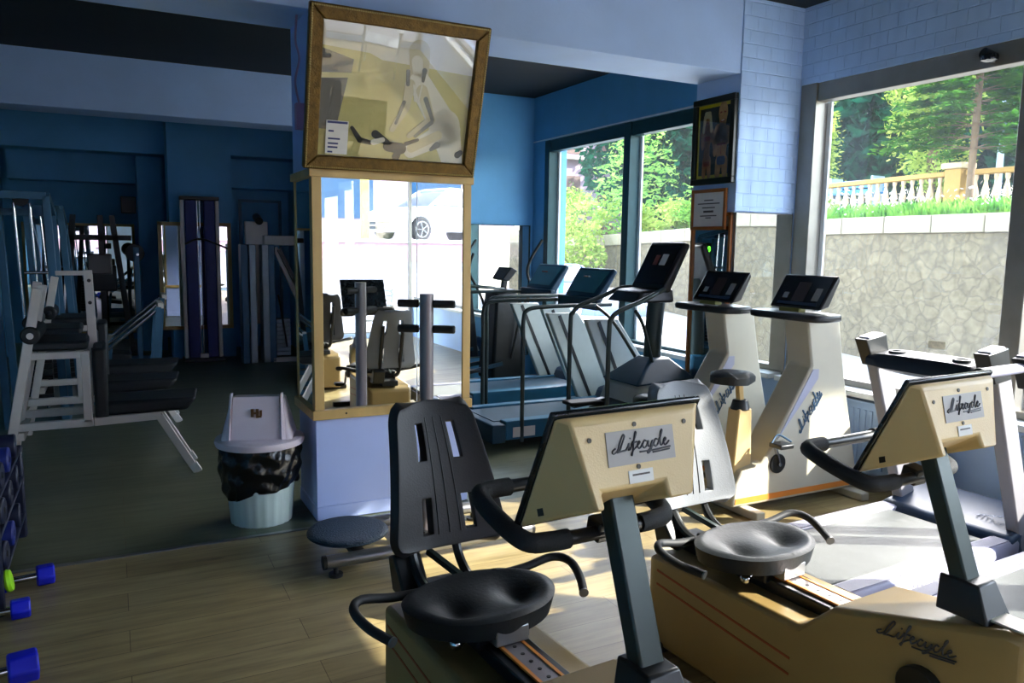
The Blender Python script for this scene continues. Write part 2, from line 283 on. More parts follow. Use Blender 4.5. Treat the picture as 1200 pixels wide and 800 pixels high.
# ------------------------------------------------------------------ room shell
W = 4.60; CZ = 3.35; YB = 8.48; GX = 4.70
struct(G().box(-2.6, 4.62, -4.1, 4.27, -.12, 0).obj('floor', M['floor'], smooth=False))
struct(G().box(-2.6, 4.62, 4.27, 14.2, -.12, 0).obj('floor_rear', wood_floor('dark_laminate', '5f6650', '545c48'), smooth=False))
struct(G().box(-2.75, 4.9, -4.2, 14.2, CZ, CZ+.15).obj('ceiling', M['ceil'], smooth=False))
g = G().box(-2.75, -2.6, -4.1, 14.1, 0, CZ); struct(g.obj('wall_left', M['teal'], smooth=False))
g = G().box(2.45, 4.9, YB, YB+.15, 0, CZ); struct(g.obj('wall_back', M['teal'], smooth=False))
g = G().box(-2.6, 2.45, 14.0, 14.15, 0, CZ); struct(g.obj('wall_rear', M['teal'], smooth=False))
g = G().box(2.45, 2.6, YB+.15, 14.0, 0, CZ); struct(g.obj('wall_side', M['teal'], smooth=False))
g = G().box(-2.6, 4.9, -4.2, -4.05, 2.78, CZ).box(-2.6, 4.9, -4.2, -4.05, -.1, .08).box(-2.75, -1.7, -4.2, -4.05, 0, 2.85).box(-.1, 1.15, -4.2, -4.05, 0, 2.85).box(-1.7, -.1, -4.2, -4.05, 0, .9).box(-1.7, -.1, -4.2, -4.05, 2.2, 2.85)
struct(g.obj('wall_front', M['blue'], smooth=False))
# window wall (x = W): lintel, low walls, piers
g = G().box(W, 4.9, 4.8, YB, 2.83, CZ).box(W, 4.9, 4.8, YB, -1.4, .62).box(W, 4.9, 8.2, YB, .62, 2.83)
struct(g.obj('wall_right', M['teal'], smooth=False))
g = G().box(W, 4.9, .68, 4.8, 2.8, CZ).box(W, 4.9, -4.2, -.6, 2.8, CZ).box(W, 4.9, -1.1, -.6, .6, 2.8).box(W, 4.9, -.6, .68, 3.06, CZ); struct(g.obj('wall_right_lintel', M['weave'], smooth=False))
g = G().box(W+.02, 4.9, -4.2, 4.34, -1.4, .62).box(W, 4.9, 4.34, 4.8, -1.4, 2.83); struct(g.obj('wall_right_lower', M['blue'], smooth=False))
g = G().box(4.47, W+.12, -4.05, 4.33, .605, .645); struct(g.obj('trim_1', M['sill'], bevel=.006))
g = G().box(4.5, W+.1, 4.86, YB, .6, .64); struct(g.obj('trim_2', M['sill'], bevel=.006))
# beams and columns
g = G().box(-2.6, 4.02, 4.36, 4.82, 2.83, CZ); struct(g.obj('wall_beam', M['blue'], bevel=.004, smooth=False))
g = G().box(-2.6, 2.45, 8.72, 9.15, 2.83, CZ); struct(g.obj('wall_beam_back', M['blue'], bevel=.004, smooth=False))
g = G().box(-2.6, 2.45, 8.715, 8.72, 3.0, CZ); struct(g.obj('trim_3', M['blue'], smooth=False))
g = G().box(-2.6, .70, 11.9, 12.3, 2.76, CZ).box(1.5, 2.45, 11.45, 11.9, 2.76, CZ); struct(g.obj('wall_beam_rear', M['teal'], smooth=False))
g = G().box(-1.25, .36, 13.0, 13.4, 2.42, CZ).box(1.5, 2.45, 12.0, 12.4, 2.36, CZ); struct(g.obj('wall_beam_far', M['teal'], smooth=False))
g = G().box(.36, .68, 12.4, 12.8, 0, CZ); struct(g.obj('wall_pier', M['teal'], smooth=False))
g = G().box(-1.5, -1.3, 12.4, 12.8, 0, CZ); struct(g.obj('wall_pier_left', M['teal'], smooth=False))
g = G().box(.70, 1.50, 11.4, 11.9, 0, CZ); struct(g.obj('wall_column_rear', M['teal'], smooth=False))
g = G().box(1.5, 2.45, 12.4, 12.5, 0, CZ); struct(g.obj('wall_recess', M['teal'], smooth=False))
g = G().box(1.72, 1.76, 12.37, 12.4, 0, 2.22).box(2.3, 2.34, 12.37, 12.4, 0, 2.22).box(1.72, 2.34, 12.37, 12.4, 2.18, 2.22); struct(g.obj('door_1', M['tread_rail'], smooth=False))
# right building column with woven front
g = G().box(4.02, W, 4.365, 4.82, 1.87, CZ); struct(g.obj('wall_column_upper', M['blue'], smooth=False))
g = G().box(4.02, W, 4.35, 4.366, 1.87, CZ); struct(g.obj('wall_column_front', M['weave'], smooth=False))
g = G().box(4.03, W, 4.37, 4.82, 0, 1.87); struct(g.obj('wall_column_lower', M['blue'], smooth=False))
# near pillar
g = G().box(.995, 1.93, 4.37, 4.81, 0, .66).box(1.01, 1.92, 4.385, 4.80, .66, 1.96).box(.985, 1.94, 4.36, 4.82, 1.96, 2.83); struct(g.obj('wall_pillar', M['bluelow'], smooth=False))
g = G().box(.990, 1.935, 4.364, 4.815, 0, .085); struct(g.obj('baseboard_pillar', M['bluelow'], bevel=.006))
struct(G().box(1.945, 2.02, 4.66, 4.80, 0, 2.02).obj('trim_pillar_edge', M['wframe_d'], smooth=False))
# floor joint strip
g = G().box(-2.6, .985, 4.262, 4.29, 0, .006); struct(g.obj('trim_floor_joint', M['steel'], smooth=False))
# ---------------- windows
def window(name, y0, y1, zb, zt, jambs, fm, seal=True):
    o = struct(G().box(4.62, 4.72, y0, y1, zt, zt+.13).box(4.62, 4.72, y0, y1, zb-.03, zb+.03).obj(name, fm, bevel=.004))
    for a, b in jambs: G().box(4.60, 4.73, a, b, zb, zt+.13).obj('window_post', fm, o, bevel=.004)
    G().box(GX-.004, GX+.004, y0, y1, zb, zt).obj('window_pane', M['glass'], o, smooth=False)
    if seal:
        g = G()
        for a, b in jambs[:-1] if False else jambs:
            g.box(4.725, 4.745, a-.035, a, zb, zt); g.box(4.725, 4.745, b, b+.02, zb, zt)
        g.obj('window_seal', M['wwhite'], o, smooth=False)
    return o
window('window_1', 2.72, 4.34, .66, 2.67, [(2.62, 2.74), (4.20, 4.345)], M['wframe'])
window('window_2', .75, 2.62, .66, 2.67, [(.65, .75)], M['wframe'], False)
window('window_3', -.55, .65, .66, 2.93, [(-.65, -.55)], M['wframe'], False)  # unseen window, head raised and jamb set so sun reaches the bike console
window('window_4', -4.05, -1.1, .66, 2.67, [], M['wframe'], False)
window('window_5', 4.82, 8.2, .64, 2.69, [(4.82, 4.9), (6.49, 6.60), (8.10, 8.2)], M['wframe_d'])
g = G().box(4.598, 4.61, 4.82, YB, 2.825, 2.84); struct(g.obj('trim_4', M['wwhite'], smooth=False))
# shop front behind the camera
for i, (a, b) in enumerate(((-1.7, -.1), (1.15, 4.6))):
    zb, zt = ((.9, 2.2), (.05, 2.78))[i]
    o = struct(G().box(a, b, -4.16, -4.08, zt-.07, zt).box(a, b, -4.16, -4.08, zb, zb+.05).box(a, a+.05, -4.16, -4.08, zb+.05, zt-.07).box(b-.05, b, -4.16, -4.08, zb+.05, zt-.07).obj('window_%d' % (6+i), M['wframe'], smooth=False))
    G().box(a+.05, b-.05, -4.124, -4.116, zb+.05, zt-.07).obj('window_pane', M['glass'], o, smooth=False)

# ---------------- mirrors
# near pillar mirrors with pine frame
def mirror_panel(name, label, x0, x1, y0, y1, z0, z1, axis, sgn, fw, fm, loc=None, seams=()):
    # axis 'y': faces -y at y0 ; axis 'x': faces -x at x0
    t = thing(name, label, 'mirror', ((x0+x1)/2, (y0+y1)/2, z0))
    cx, cy = (x0+x1)/2, (y0+y1)/2; h = z1-z0
    if axis == 'y':
        a, b = x0-cx, x1-cx
        G().box(a+fw, b-fw, -.003, .006, fw, h-fw).obj('mirror_glass', M['mirror'], t, smooth=False)
        g = G().box(a, a+fw, -.018, .008, 0, h).box(b-fw, b, -.018, .008, 0, h).box(a, b, -.018, .008, 0, fw).box(a, b, -.018, .008, h-fw, h); g.obj('mirror_frame', fm, t, bevel=.003)
    else:
        a, b = y0-cy, y1-cy
        G().box(-.003, .006, a+fw, b-fw, fw, h-fw).obj('mirror_glass', M['mirror'], t, smooth=False)
        g = G().box(-.018, .008, a, a+fw, 0, h).box(-.018, .008, b-fw, b, 0, h).box(-.018, .008, a, b, 0, fw).box(-.018, .008, a, b, h-fw, h); g.obj('mirror_frame', fm, t, bevel=.003)
    return t
t = thing('pillar_mirror_case', 'pine framed mirrors wrapped around the blue pillar under the big gilt picture', 'mirror', (1.46, 4.6, .6))
def W2L(x, y, z): return (x-1.46, y-4.6, z-.6)
G().box(-.42, .43, -.2395, -.234, .05, 1.36).obj('mirror_glass', M['mirror'], t, smooth=False)
o = G().box(-.4695, -.464, -.19, .19, .05, 1.36).obj('side_mirror_glass', M['mirror'], t, smooth=False); o['label'] = 'dark side mirror'
for q in ((-.475, -.42, -.25, -.19), (.43, .48, -.25, -.19), (-.475, -.445, .19, .225)): G().box(*q, .04, 1.37).obj('frame_post', M['wood'], t, bevel=.003)
g = G().box(-.49, .49, -.265, .24, 0, .055).obj('lower_ledge', M['wood'], t, bevel=.004)
g = G().box(-.49, .49, -.265, .24, 1.355, 1.40).obj('upper_ledge', M['wood'], t, bevel=.004)
g = G().cyl((-.3, -.267, .03), (-.3, -.262, .03), .006).obj('screw', M['screw'], t)
# bright joints between mirror sheets (bevelled seams)
G().box(.135, .139, -.2415, -.239, .06, 1.35).obj('mirror_seam', M['wwhite'], t, smooth=False)
# column mirrors
mirror_panel('column_mirror', 'frameless mirror on the woven column reflecting the stone wall', 4.03, 4.59, 4.362, 4.362, .3, 1.86, 'y', 1, .004, M['wframe'])
mirror_panel('column_side_mirror', 'orange wood framed mirror on the side of the column under the certificate', 4.022, 4.022, 4.37, 4.81, .3, 1.86, 'x', 1, .025, M['darkwood'])
mirror_panel('back_wall_mirror', 'low wall mirror behind the far cardio machines', 2.6, 4.56, YB-.01, YB-.01, .25, 1.84, 'y', 1, .01, M['wframe_d'])
mirror_panel('rear_column_mirror', 'pine framed mirror on the rear column behind the blue cable tower', .55, 1.47, 11.38, 11.38, .40, 1.84, 'y', 1, .05, M['wood'])
mirror_panel('far_wall_mirror', 'long far wall mirror reflecting the bright street behind the racks', -1.2, .34, 13.98, 13.98, .1, 1.84, 'y', 1, .04, M['wood'])

# ---------------- big gilt picture leaning off the pillar
def placed(t, pitch=0):  t.rotation_euler = (pitch, 0, t.rotation_euler[2]); return t
t = thing('framed_picture', 'large gilt framed cyclist picture leaning forward above the pillar mirror', 'picture', (1.43, 4.335, 2.003)); t.rotation_euler = (R(16), R(0), 0)
w, h, fw = .50, .83, .075
def frame4(w, h, fw, d0, d1):
    g = G()
    for pts in (((-w, 0), (w, 0), (w-fw, fw), (-w+fw, fw)), ((w, 0), (w, h), (w-fw, h-fw), (w-fw, fw)), ((w, h), (-w, h), (-w+fw, h-fw), (w-fw, h-fw)), ((-w, h), (-w, 0), (-w+fw, fw), (-w+fw, h-fw))):
        g.prism(pts, 'y', d0, d1)
    return g
frame4(w, h, fw, -.045, 0).obj('frame', M['gold'], t, bevel=.008)
g = G()
for i in range(84):
    x = -w+.012+i*(2*w-.024)/83
    for z in (.012, h-.012): g.ball((x, -.047, z), .0055, 6)
for i in range(66):
    z = .02+i*(h-.04)/65
    for x in (-w+.012, w-.012): g.ball((x, -.047, z), .0055, 6)
g.obj('frame_beading', mat('pale_gilt', 'b9a468', .4, .5), t)
G().box(-w+fw-.01, w-fw+.01, -.016, -.006, fw-.01, h-fw+.01).obj('print', M['pbg'], t, smooth=False)
PW, PH = w-fw, h-2*fw
def pic(name, m, polys, t, y=-.0165, k=0):
    g = G()
    for p in polys: g.prism([(-PW+u*2*PW, fw+v*PH) for u, v in p], 'y', y-.0008*(k+1), y)
    o = g.obj(name, m, t, smooth=False); return o
def cap(a, ra, b, rb, n=9):
    ax, ay = a; bx, by = b; th = math.atan2(by-ay, bx-ax)
    return [(ax+ra*math.cos(th+math.pi/2+math.pi*i/n), ay+ra*1.25*math.sin(th+math.pi/2+math.pi*i/n)) for i in range(n+1)]+[(bx+rb*math.cos(th-math.pi/2+math.pi*i/n), by+rb*1.25*math.sin(th-math.pi/2+math.pi*i/n)) for i in range(n+1)]
pic('printed_sky', M['pwhite'], [[(0, .82), (.3, .80), (.38, .76), (1, .72), (1, 1), (0, 1)]], t)
pic('printed_shore', M['pgrey'], [[(0, .62), (.19, .64), (.2, .74), (0, .80)], [(0, .2), (.11, .2), (.17, .6), (0, .58)]], t)
pic('printed_hair', M['pskin'], [cap((.62, .86), .07, (.63, .70), .065)], t, k=1)
pic('printed_cyclist', M['pwhite'], [cap((.64, .62), .075, (.86, .26), .10), cap((.84, .30), .11, (.92, .02), .075), cap((.84, .24), .075, (.62, .08), .05), cap((.61, .78), .038, (.62, .70), .034)], t, k=2)
pic('printed_arm', M['pskin'], [cap((.575, .60), .034, (.56, .42), .026), cap((.56, .42), .026, (.48, .24), .018), cap((.66, .56), .04, (.74, .34), .028), cap((.74, .34), .028, (.60, .20), .018), cap((.62, .10), .03, (.80, .22), .03)], t, k=3)
pic('printed_shadow', M['pgrey'], [cap((.545, .46), .012, (.50, .29), .009), cap((.69, .50), .016, (.75, .34), .012), cap((.745, .32), .014, (.64, .20), .010), cap((.555, .70), .012, (.56, .60), .012), cap((.665, .72), .016, (.66, .64), .010), cap((.80, .14), .022, (.76, .10), .012)], t, k=4)
pic('printed_necklace', M['pwhite'], [cap((.60, .60), .005, (.615, .48), .005), cap((.615, .48), .005, (.64, .47), .005), cap((.64, .47), .005, (.655, .60), .005)], t, k=4)
pic('printed_handlebar', M['pdark'], [cap((.215, .225), .012, (.27, .135), .018), cap((.27, .135), .018, (.34, .12), .014), cap((.37, .19), .026, (.45, .13), .020), cap((.46, .10), .032, (.55, .09), .036), cap((.52, .02), .025, (.54, .09), .022), cap((.58, .13), .012, (.66, .17), .010)], t, k=4)
pic('printed_glove', M['pwhite'], [cap((.36, .125), .018, (.42, .15), .016)], t, k=5)
pic('printed_wheel_hub', M['pdark'], [cap((.955, .07), .022, (.975, .09), .018)], t, k=5)
G().box(-PW, PW, -.0260, -.0240, fw, h-fw).obj('picture_glass', M['pglass'], t, smooth=False)
cd = G().box(-.385, -.265, -.0285, -.0265, .085, .26).obj('price_card', M['paper'], t, smooth=False); cd['label'] = 'small white printed card tucked in the corner'
g = G().box(-.385+.005, -.27, -.029, -.0285, .245, .257)
for i, (a, b) in enumerate(((.2, .32), (.16, .72), (.135, .62), (.115, .6), (.09, .3))): g.box(-.372, -.372+.09*b, -.029, -.0285, a, a+.009)
g.obj('card_print', mat('navy_print', '33386a', .5), cd, smooth=False)

# ---------------- pictures on the column side (face -x)
t = thing('bodybuilder_poster', 'dark framed poster of a muscular couple with yellow border on the column', 'picture', (4.018, 4.59, 2.07))
def framex(w, h, fw, d):
    g = G()
    g.box(-d, 0, -w, w, 0, fw).box(-d, 0, -w, w, h-fw, h).box(-d, 0, -w, -w+fw, fw, h-fw).box(-d, 0, w-fw, w, fw, h-fw); return g
framex(.225, .63, .045, .035).obj('frame', M['fdark'], t, bevel=.004)
G().box(-.012, -.004, -.185, .185, .04, .59).obj('mount', M['fyel'], t, smooth=False)
G().box(-.014, -.012, -.16, .16, .07, .56).obj('print', M['fbg'], t, smooth=False)
def px(name, m, polys, k):
    g = G()
    for p in polys: g.prism([(.16-u*.32, .07+v*.49) for u, v in p], 'x', -.0145-.001*k, -.014)
    g.obj(name, m, t, smooth=False)
px('printed_woman', M['fskin'], [cap((.27, .80), .07, (.27, .75), .055), cap((.18, .60), .09, (.40, .60), .09), cap((.28, .58), .13, (.27, .40), .085), cap((.27, .38), .09, (.27, .22), .10), cap((.21, .2), .075, (.19, .02), .06), cap((.35, .2), .075, (.37, .02), .06), cap((.11, .60), .055, (.12, .44), .045), cap((.46, .58), .055, (.52, .42), .045)], 1)
px('printed_hair', M['fhair'], [cap((.17, .86), .035, (.14, .68), .04), cap((.36, .86), .035, (.40, .68), .04), cap((.20, .90), .04, (.34, .90), .04)], 2)
px('printed_man', M['fskin2'], [cap((.78, .88), .15, (.78, .78), .11), cap((.62, .58), .13, (.95, .56), .11), cap((.76, .52), .20, (.76, .28), .15), cap((.60, .52), .08, (.55, .34), .06), cap((.68, .16), .10, (.66, .02), .08), cap((.88, .16), .10, (.9, .02), .08)], 1)
px('printed_face', M['fred'], [cap((.72, .775), .012, (.85, .785), .014), cap((.70, .90), .010, (.74, .905), .008), cap((.82, .905), .010, (.87, .90), .008), cap((.20, .17), .03, (.35, .17), .03), cap((.20, .55), .025, (.36, .55), .025), cap((.62, .44), .010, (.90, .44), .010), cap((.76, .5), .006, (.76, .30), .006), cap((.24, .78), .007, (.30, .78), .007)], 3)
px('printed_teeth', M['fteeth'], [cap((.745, .783), .007, (.83, .787), .007)], 4)
px('printed_trunks', M['fblue'], [cap((.68, .20), .05, (.86, .20), .05)], 3)
G().box(-.022, -.02, -.18, .18, .045, .585).obj('picture_glass', glass('poster_glass', .08), t, smooth=False)
t = thing('framed_certificate', 'small orange wood framed white certificate below the dark poster', 'certificate', (4.0, 4.60, 1.735)); 
framex(.19, .30, .025, .02).obj('frame', M['darkwood'], t, bevel=.003)
G().box(-.01, -.003, -.17, .17, .02, .28).obj('paper', M['paper'], t, smooth=False)
g = G()
for z, a in ((.215, .05), (.19, .12), (.16, .07), (.135, .055), (.128, .055), (.1, .09), (.085, .03)): g.box(-.011, -.01, -a, a, z, z+.008)
g.obj('printed_lines', M['ink'], t, smooth=False)

# ---------------- small fixtures
t = thing('security_camera', 'black dome camera on the top rail of the street window', 'camera', (4.6, 2.92, 2.72))
G().lathe([(.02, -.03), (.045, -.02), (.05, .0), (.045, .012)], (-.03, 0, 0), 20).obj('dome', M['screen'], t)
G().cyl((.02, 0, .0), (-.06, .02, .025), .03).obj('mount', M['black'], t)
t = tag(G().box(-.002, 0, -.06, .06, 0, .05).obj('window_sticker', mat('faded_paper', 'c9c3ae', .7, var=.2, scale=60), smooth=False), 'faded rectangular sticker low on the street window glass', 'sticker'); t.location = (GX-.006, 3.18, .98)
def radiator(label, y0, y1):
    t = thing('radiator', label, 'radiator', (4.52, (y0+y1)/2, .1)); hl = (y1-y0)/2
    g = G()
    n = int((y1-y0)/.05)
    for i in range(n):
        y = -hl+.025+i*(y1-y0-.05)/(n-1); g.box(-.03, -.018, y-.013, y+.013, .04, .43)
    g.box(-.02, .03, -hl, hl, .0, .47); g.obj('panel', M['radiator'], t, bevel=.004)
    G().box(-.03, .04, -hl, hl, .47, .485).obj('top_grille', M['radiator'], t, smooth=False)
    G().cyl((0, hl+.0, .40), (0, hl+.08, .40), .014).cyl((-.02, hl+.06, .40), (-.075, hl+.06, .40), .022).obj('valve', mat('blue_white_valve', '9fc0f0', .4), t)
    G().tube([(0, hl+.06, .40), (0, hl+.065, .2), (0, hl+.065, -.1)], .01).obj('pipe', M['radiator'], t)
    for y in (-hl+.1, hl-.1): G().box(.02, .085, y-.02, y+.02, .3, .34).obj('bracket', M['radiator'], t, smooth=False)
radiator('pale blue panel radiator under the sill by the upright bikes', 2.95, 3.95)
radiator('ribbed panel radiator beneath the window beside the near treadmill', 1.2, 2.5)
# cable hanging from the near beam by the pillar
g = G().tube([(.955, 4.5, 2.83), (.95, 4.52, 2.7), (.965, 4.5, 2.6), (.945, 4.52, 2.48), (.96, 4.5, 2.36)], .006, 6).box(.94, .985, 4.48, 4.53, 2.22, 2.36)
tag(g.obj('hanging_cable', M['pinkpaint'], smooth=True), 'pink painted cable with a small switch box on the pillar side', 'cable')

# ------------------------------------------------------------------ recumbent bikes (face -y)
def recumbent(label, loc, pad, group=None, rz=0, bs=.01):
    t = thing('recumbent_exercise_bike', label, 'exercise bike', loc, rz, group)
    Y = lambda y: y-1.75
    # housing: loft of cross sections along y
    secs = [(2.47, .17, .03, .36), (2.42, .19, .02, .39), (1.72, .19, .02, .40), (1.62, .165, .02, .50), (1.35, .11, .03, .56), (1.17, .075, .04, .60), (1.12, .05, .06, .585)]
    g = G(); rings = []
    for y, w, z0, z1 in secs: rings.append([g.bm.verts.new(p) for p in ((-w, Y(y), z0), (w, Y(y), z0), (w, Y(y), z1), (-w, Y(y), z1))])
    for A, B in zip(rings, rings[1:]):
        for i in range(4): g.bm.faces.new((A[i], A[(i+1) % 4], B[(i+1) % 4], B[i]))
    g.bm.faces.new(rings[0]); g.bm.faces.new(rings[-1])
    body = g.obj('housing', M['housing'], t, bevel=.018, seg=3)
    for s in (-1, 1):
        for dz in (0, -.055):
            G().bar((s*.1905, Y(2.40), .33+dz), (s*.1905, Y(1.75), .275+dz), .003, .008).obj('stripe', M['stripe'], body)
        G().prism([(Y(1.62), .5), (Y(1.13), .595), (Y(1.13), .575), (Y(1.62), .48)], 'x', s*.155, s*.158).obj('seam_strip', M['beige_s'], body) if False else None
    ang = math.atan2(.11-.165, .27)
    n = V((-1, -.2, 0)).normalized(); ux = V((.2, -1, 0)).normalized()
    script_logo('side_logo', M['logoink'], body, (-.120, Y(1.375), .49), ux, (0, 0, 1), .22)
    G().box(-.04, .04, -.07, .07, -.002, .004).obj('front_cap', M['beige_s'], body).location = (0, Y(1.2), .6)
    for s in (-1, 1):
        q = 0.135 if True else 0
        G().cyl((s*.09, Y(1.36), .36), (s*.138, Y(1.36), .36), .062).obj('crank_disc', M['black'], t, bevel=.004)
        dz = s*.13
        G().bar((s*.15, Y(1.36), .36), (s*.15, Y(1.36)+s*.06, .36+dz), .014, .03).obj('crank_arm', M['steel'], t, bevel=.003)
        G().box(s*.16 if s > 0 else -.25, .25 if s > 0 else -.16, Y(1.36)+s*.06-.05, Y(1.36)+s*.06+.05, .345+dz, .375+dz).obj('pedal', M['black'], t, bevel=.008)
    for y in (1.25, 2.38): G().box(-.26, .26, Y(y)-.03, Y(y)+.03, 0, .045).obj('foot_bar', M['black'], t, bevel=.01)
    # seat rail with ruler
    G().box(-.07, .07, Y(2.46), Y(1.70), .395, .44).obj('seat_rail', M['black'], t, bevel=.005)
    rl = G().box(-.032, .032, Y(2.02), Y(1.68), .44, .446).obj('rail_scale', M['post'], t, smooth=False)
    g = G().box(-.04, -.030, Y(2.02), Y(1.68), .441, .449).box(.030, .04, Y(2.02), Y(1.68), .441, .449); g.obj('scale_edge', M['orange'], rl, smooth=False)
    g = G()
    for i in range(7): g.cyl((0, Y(1.98)-i*.045, .4455), (0, Y(1.98)-i*.045, .4475), .006)
    g.obj('rail_hole', M['stickerd'], rl)
    c = G().box(-.09, .09, Y(2.30), Y(1.95), .425, .50).obj('seat_carriage', M['black'], t, bevel=.008)
    G().box(-.055, .055, Y(1.975), Y(1.90), .45, .50).obj('carriage_bracket', M['steel'], c, bevel=.004)
    G().cyl((-.13, Y(2.0), .44), (-.07, Y(2.0), .46), .012).ball((-.135, Y(2.0), .438), .02).obj('adjust_lever', M['chrome'], c)
    # seat: sculpted pan
    def seat_top(u, v):
        a = u*2-1; b = v*2-1     # disc mapping
        x = a*math.sqrt(max(0, 1-b*b/2)); y = b*math.sqrt(max(0, 1-a*a/2)); rr = min(1, math.hypot(x, y))
        px_, py = x*.25-.012, -y*(.20 if y < 0 else .15)   # b=+1 at rear(+y)
        z = .565 - .03*(1-rr**3)
        if py < 0:
            z += .0
        z -= .03*math.exp(-(((px_+.12)/.05)**2+((py-.05)/.07)**2)); z -= .03*math.exp(-(((px_-.10)/.05)**2+((py-.05)/.07)**2))
        z -= .02*max(0, rr-.9)/.1
        return (px_, Y(2.09)-py, z-.012)
    g = G().grid(28, 24, seat_top)
    # closed underside
    b = [e for e in g.bm.edges if len(e.link_faces) == 1]
    r = bmesh.ops.extrude_edge_only(g.bm, edges=b); vs = [v for v in r['geom'] if isinstance(v, bmesh.types.BMVert)]
    for v in vs: v.co.z = .475; v.co.x *= .94; v.co.y = Y(2.09)+(v.co.y-Y(2.09))*.94
    b = [e for e in g.bm.edges if len(e.link_faces) == 1]; bmesh.ops.contextual_create(g.bm, geom=b)
    g.obj('seat', M['vinyl'], t)
    for s in (-1, 1):
        hd = G().tube([(s*.12, Y(2.24), .50), (s*.24, Y(2.23), .51), (s*.345, Y(2.22), .53), (s*.385, Y(2.17), .525), (s*.37, Y(2.09), .505), (s*.33, Y(2.01), .49)], .0145, 10).obj('seat_handle', M['rubber'], t)
        G().cyl((s*.33, Y(2.01), .49), (s*.328, Y(2.005), .489), .016).obj('handle_end', M['steel'], hd)
    # backrest
    def hw(v): return .222-.075*v
    def back(u, v):
        e = .13; k = 1.
        d = min(v, 1-v)/e
        if d < 1: k = 1-.22*(1-math.sqrt(max(0, 1-(1-d)**2)))
        x = (u*2-1)*hw(v)*k
        return (x+bs*(1-.5*v), Y(2.44)+.13*v-.035*abs(u*2-1)**2-.02*math.sin(v*math.pi), .555+.49*v)
    def slot(u, v): return (abs(abs(u-.5)-.2) < .045) and (.10 < v < .36 or .60 < v < .86)
    bk = G().grid(40, 40, back, slot).obj('backrest', pad, t, solid=.045, bevel=.006)
    g = G()
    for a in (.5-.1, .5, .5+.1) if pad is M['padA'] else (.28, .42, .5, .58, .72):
        pts = [V(back(a, v/10))+V((0, -.0235, 0)) for v in range(1, 10)]
        if abs(abs(a-.5)-.2) < .05: continue
        g.tube(pts, .0025, 4, sub=1)
    g.obj('stitch_line', M['stickerd'], bk)
    for s in (-1, 1):
        G().tube([(s*.085, Y(2.27), .46), (s*.085, Y(2.36), .475), (s*.085, Y(2.43), .53), (s*.085, Y(2.475), .64), (s*.085, Y(2.53), .80), (s*.085, Y(2.56), .92)], .017, 8).obj('backrest_strut', M['black'], t)
    G().prism([(Y(2.34), .42), (Y(2.46), .42), (Y(2.50), .53), (Y(2.45), .55)], 'x', -.15, -.05).obj('recline_housing', M['black'], t, bevel=.008)
    G().bar((-.02, Y(2.45), .54), (.05, Y(2.28), .48), .02, .02).obj('recline_strut', M['darksteel'], t)
    # post
    G().hexa([(x*.062, Y(1.29)+y*.075, .585) for x, y in ((-1, -1), (1, -1), (1, 1), (-1, 1))], [(x*.045, Y(1.315)+y*.055, .685) for x, y in ((-1, -1), (1, -1), (1, 1), (-1, 1))]).obj('post_cup', M['black'], t, bevel=.006)
    G().bar((0, Y(1.315), .66), (0, Y(1.475), 1.10), .068, .05, up=(0, 1, 0)).obj('console_post', M['darksteel'], t, bevel=.006)
    # console
    cw, bw = .205, .135
    T, B, K = (1.405, 1.24), (1.545, .955), (1.335, 1.045)
    P = lambda x, yz: (x, Y(yz[0]), yz[1])
    k2 = (1.350, 1.080)
    g = G(); bm = g.bm
    v = {n: bm.verts.new(p) for n, p in dict(tl=P(-cw, T), tr=P(cw, T), bl=P(-cw, B), br=P(cw, B), rl=P(-cw+.03, (1.385, 1.233)), rr=P(cw-.03, (1.385, 1.233)), kl=P(-bw, K), kr=P(bw, K), nl=P(-.115, k2), nr=P(.06, k2), ml=P(-.113, K), mr=P(.062, K), fl=P(-.113, (1.5, .98)), fr=P(.062, (1.5, .98))).items()}
    F = lambda *n: bm.faces.new([v[i] for i in n])
    F('tl', 'tr', 'rr', 'rl'); F('rl', 'kl', 'bl', 'tl'); F('tr', 'br', 'kr', 'rr'); F('rl', 'rr', 'nr', 'nl'); F('rl', 'nl', 'kl'); F('rr', 'kr', 'nr'); F('nl', 'ml', 'kl'); F('nr', 'kr', 'mr')
    F('kl', 'ml', 'fl', 'bl'); F('kr', 'br', 'fr', 'mr'); F('ml', 'nl', 'fl'); F('mr', 'fr', 'nr'); F('nl', 'nr', 'fr', 'fl'); F('tl', 'bl', 'br', 'tr')
    F('bl', 'fl', 'fr', 'br')
    con = g.obj('console', M['beige'], t, bevel=.009, seg=3)
    a, b = V(P(0, T)), V(P(0, B)); d = (b-a); nrm = V((0, -d.z, d.y)).normalized()
    if nrm.y < 0: nrm = -nrm
    e = d.normalized()
    g = G().hexa([a+V((sx*(cw+.007), 0, 0))+e*q for sx, q in ((-1, -.008), (1, -.008), (1, d.length+.006), (-1, d.length+.006))], [a+V((sx*(cw+.007), 0, 0))+e*q+nrm*.014 for sx, q in ((-1, -.008), (1, -.008), (1, d.length+.006), (-1, d.length+.006))])
    g.obj('display_panel', M['screen'], con, bevel=.005)
    # back face frame of reference
    ra, rb = V(P(0, (1.385, 1.233))), V(P(0, k2)); dn = (rb-ra).normalized(); bn = V((0, dn.z, -dn.y)).normalized()
    if bn.y > 0: bn = -bn
    def onback(x, q, off): return V((x, 0, 0))+ra+dn*q+bn*off
    def plate(x0, x1, q0, q1, off, m, name):
        g = G().hexa([onback(x, q, off-.002) for x, q in ((x0, q0), (x1, q0), (x1, q1), (x0, q1))], [onback(x, q, off) for x, q in ((x0, q0), (x1, q0), (x1, q1), (x0, q1))])
        return g.obj(name, m, con, smooth=False)
    plate(-.092, .098, .033, .108, .0022, M['logo'], 'logo_plate')
    script_logo('logo', M['logoink'], con, onback(.005, .068, .003), (1, 0, 0), -dn, .165)
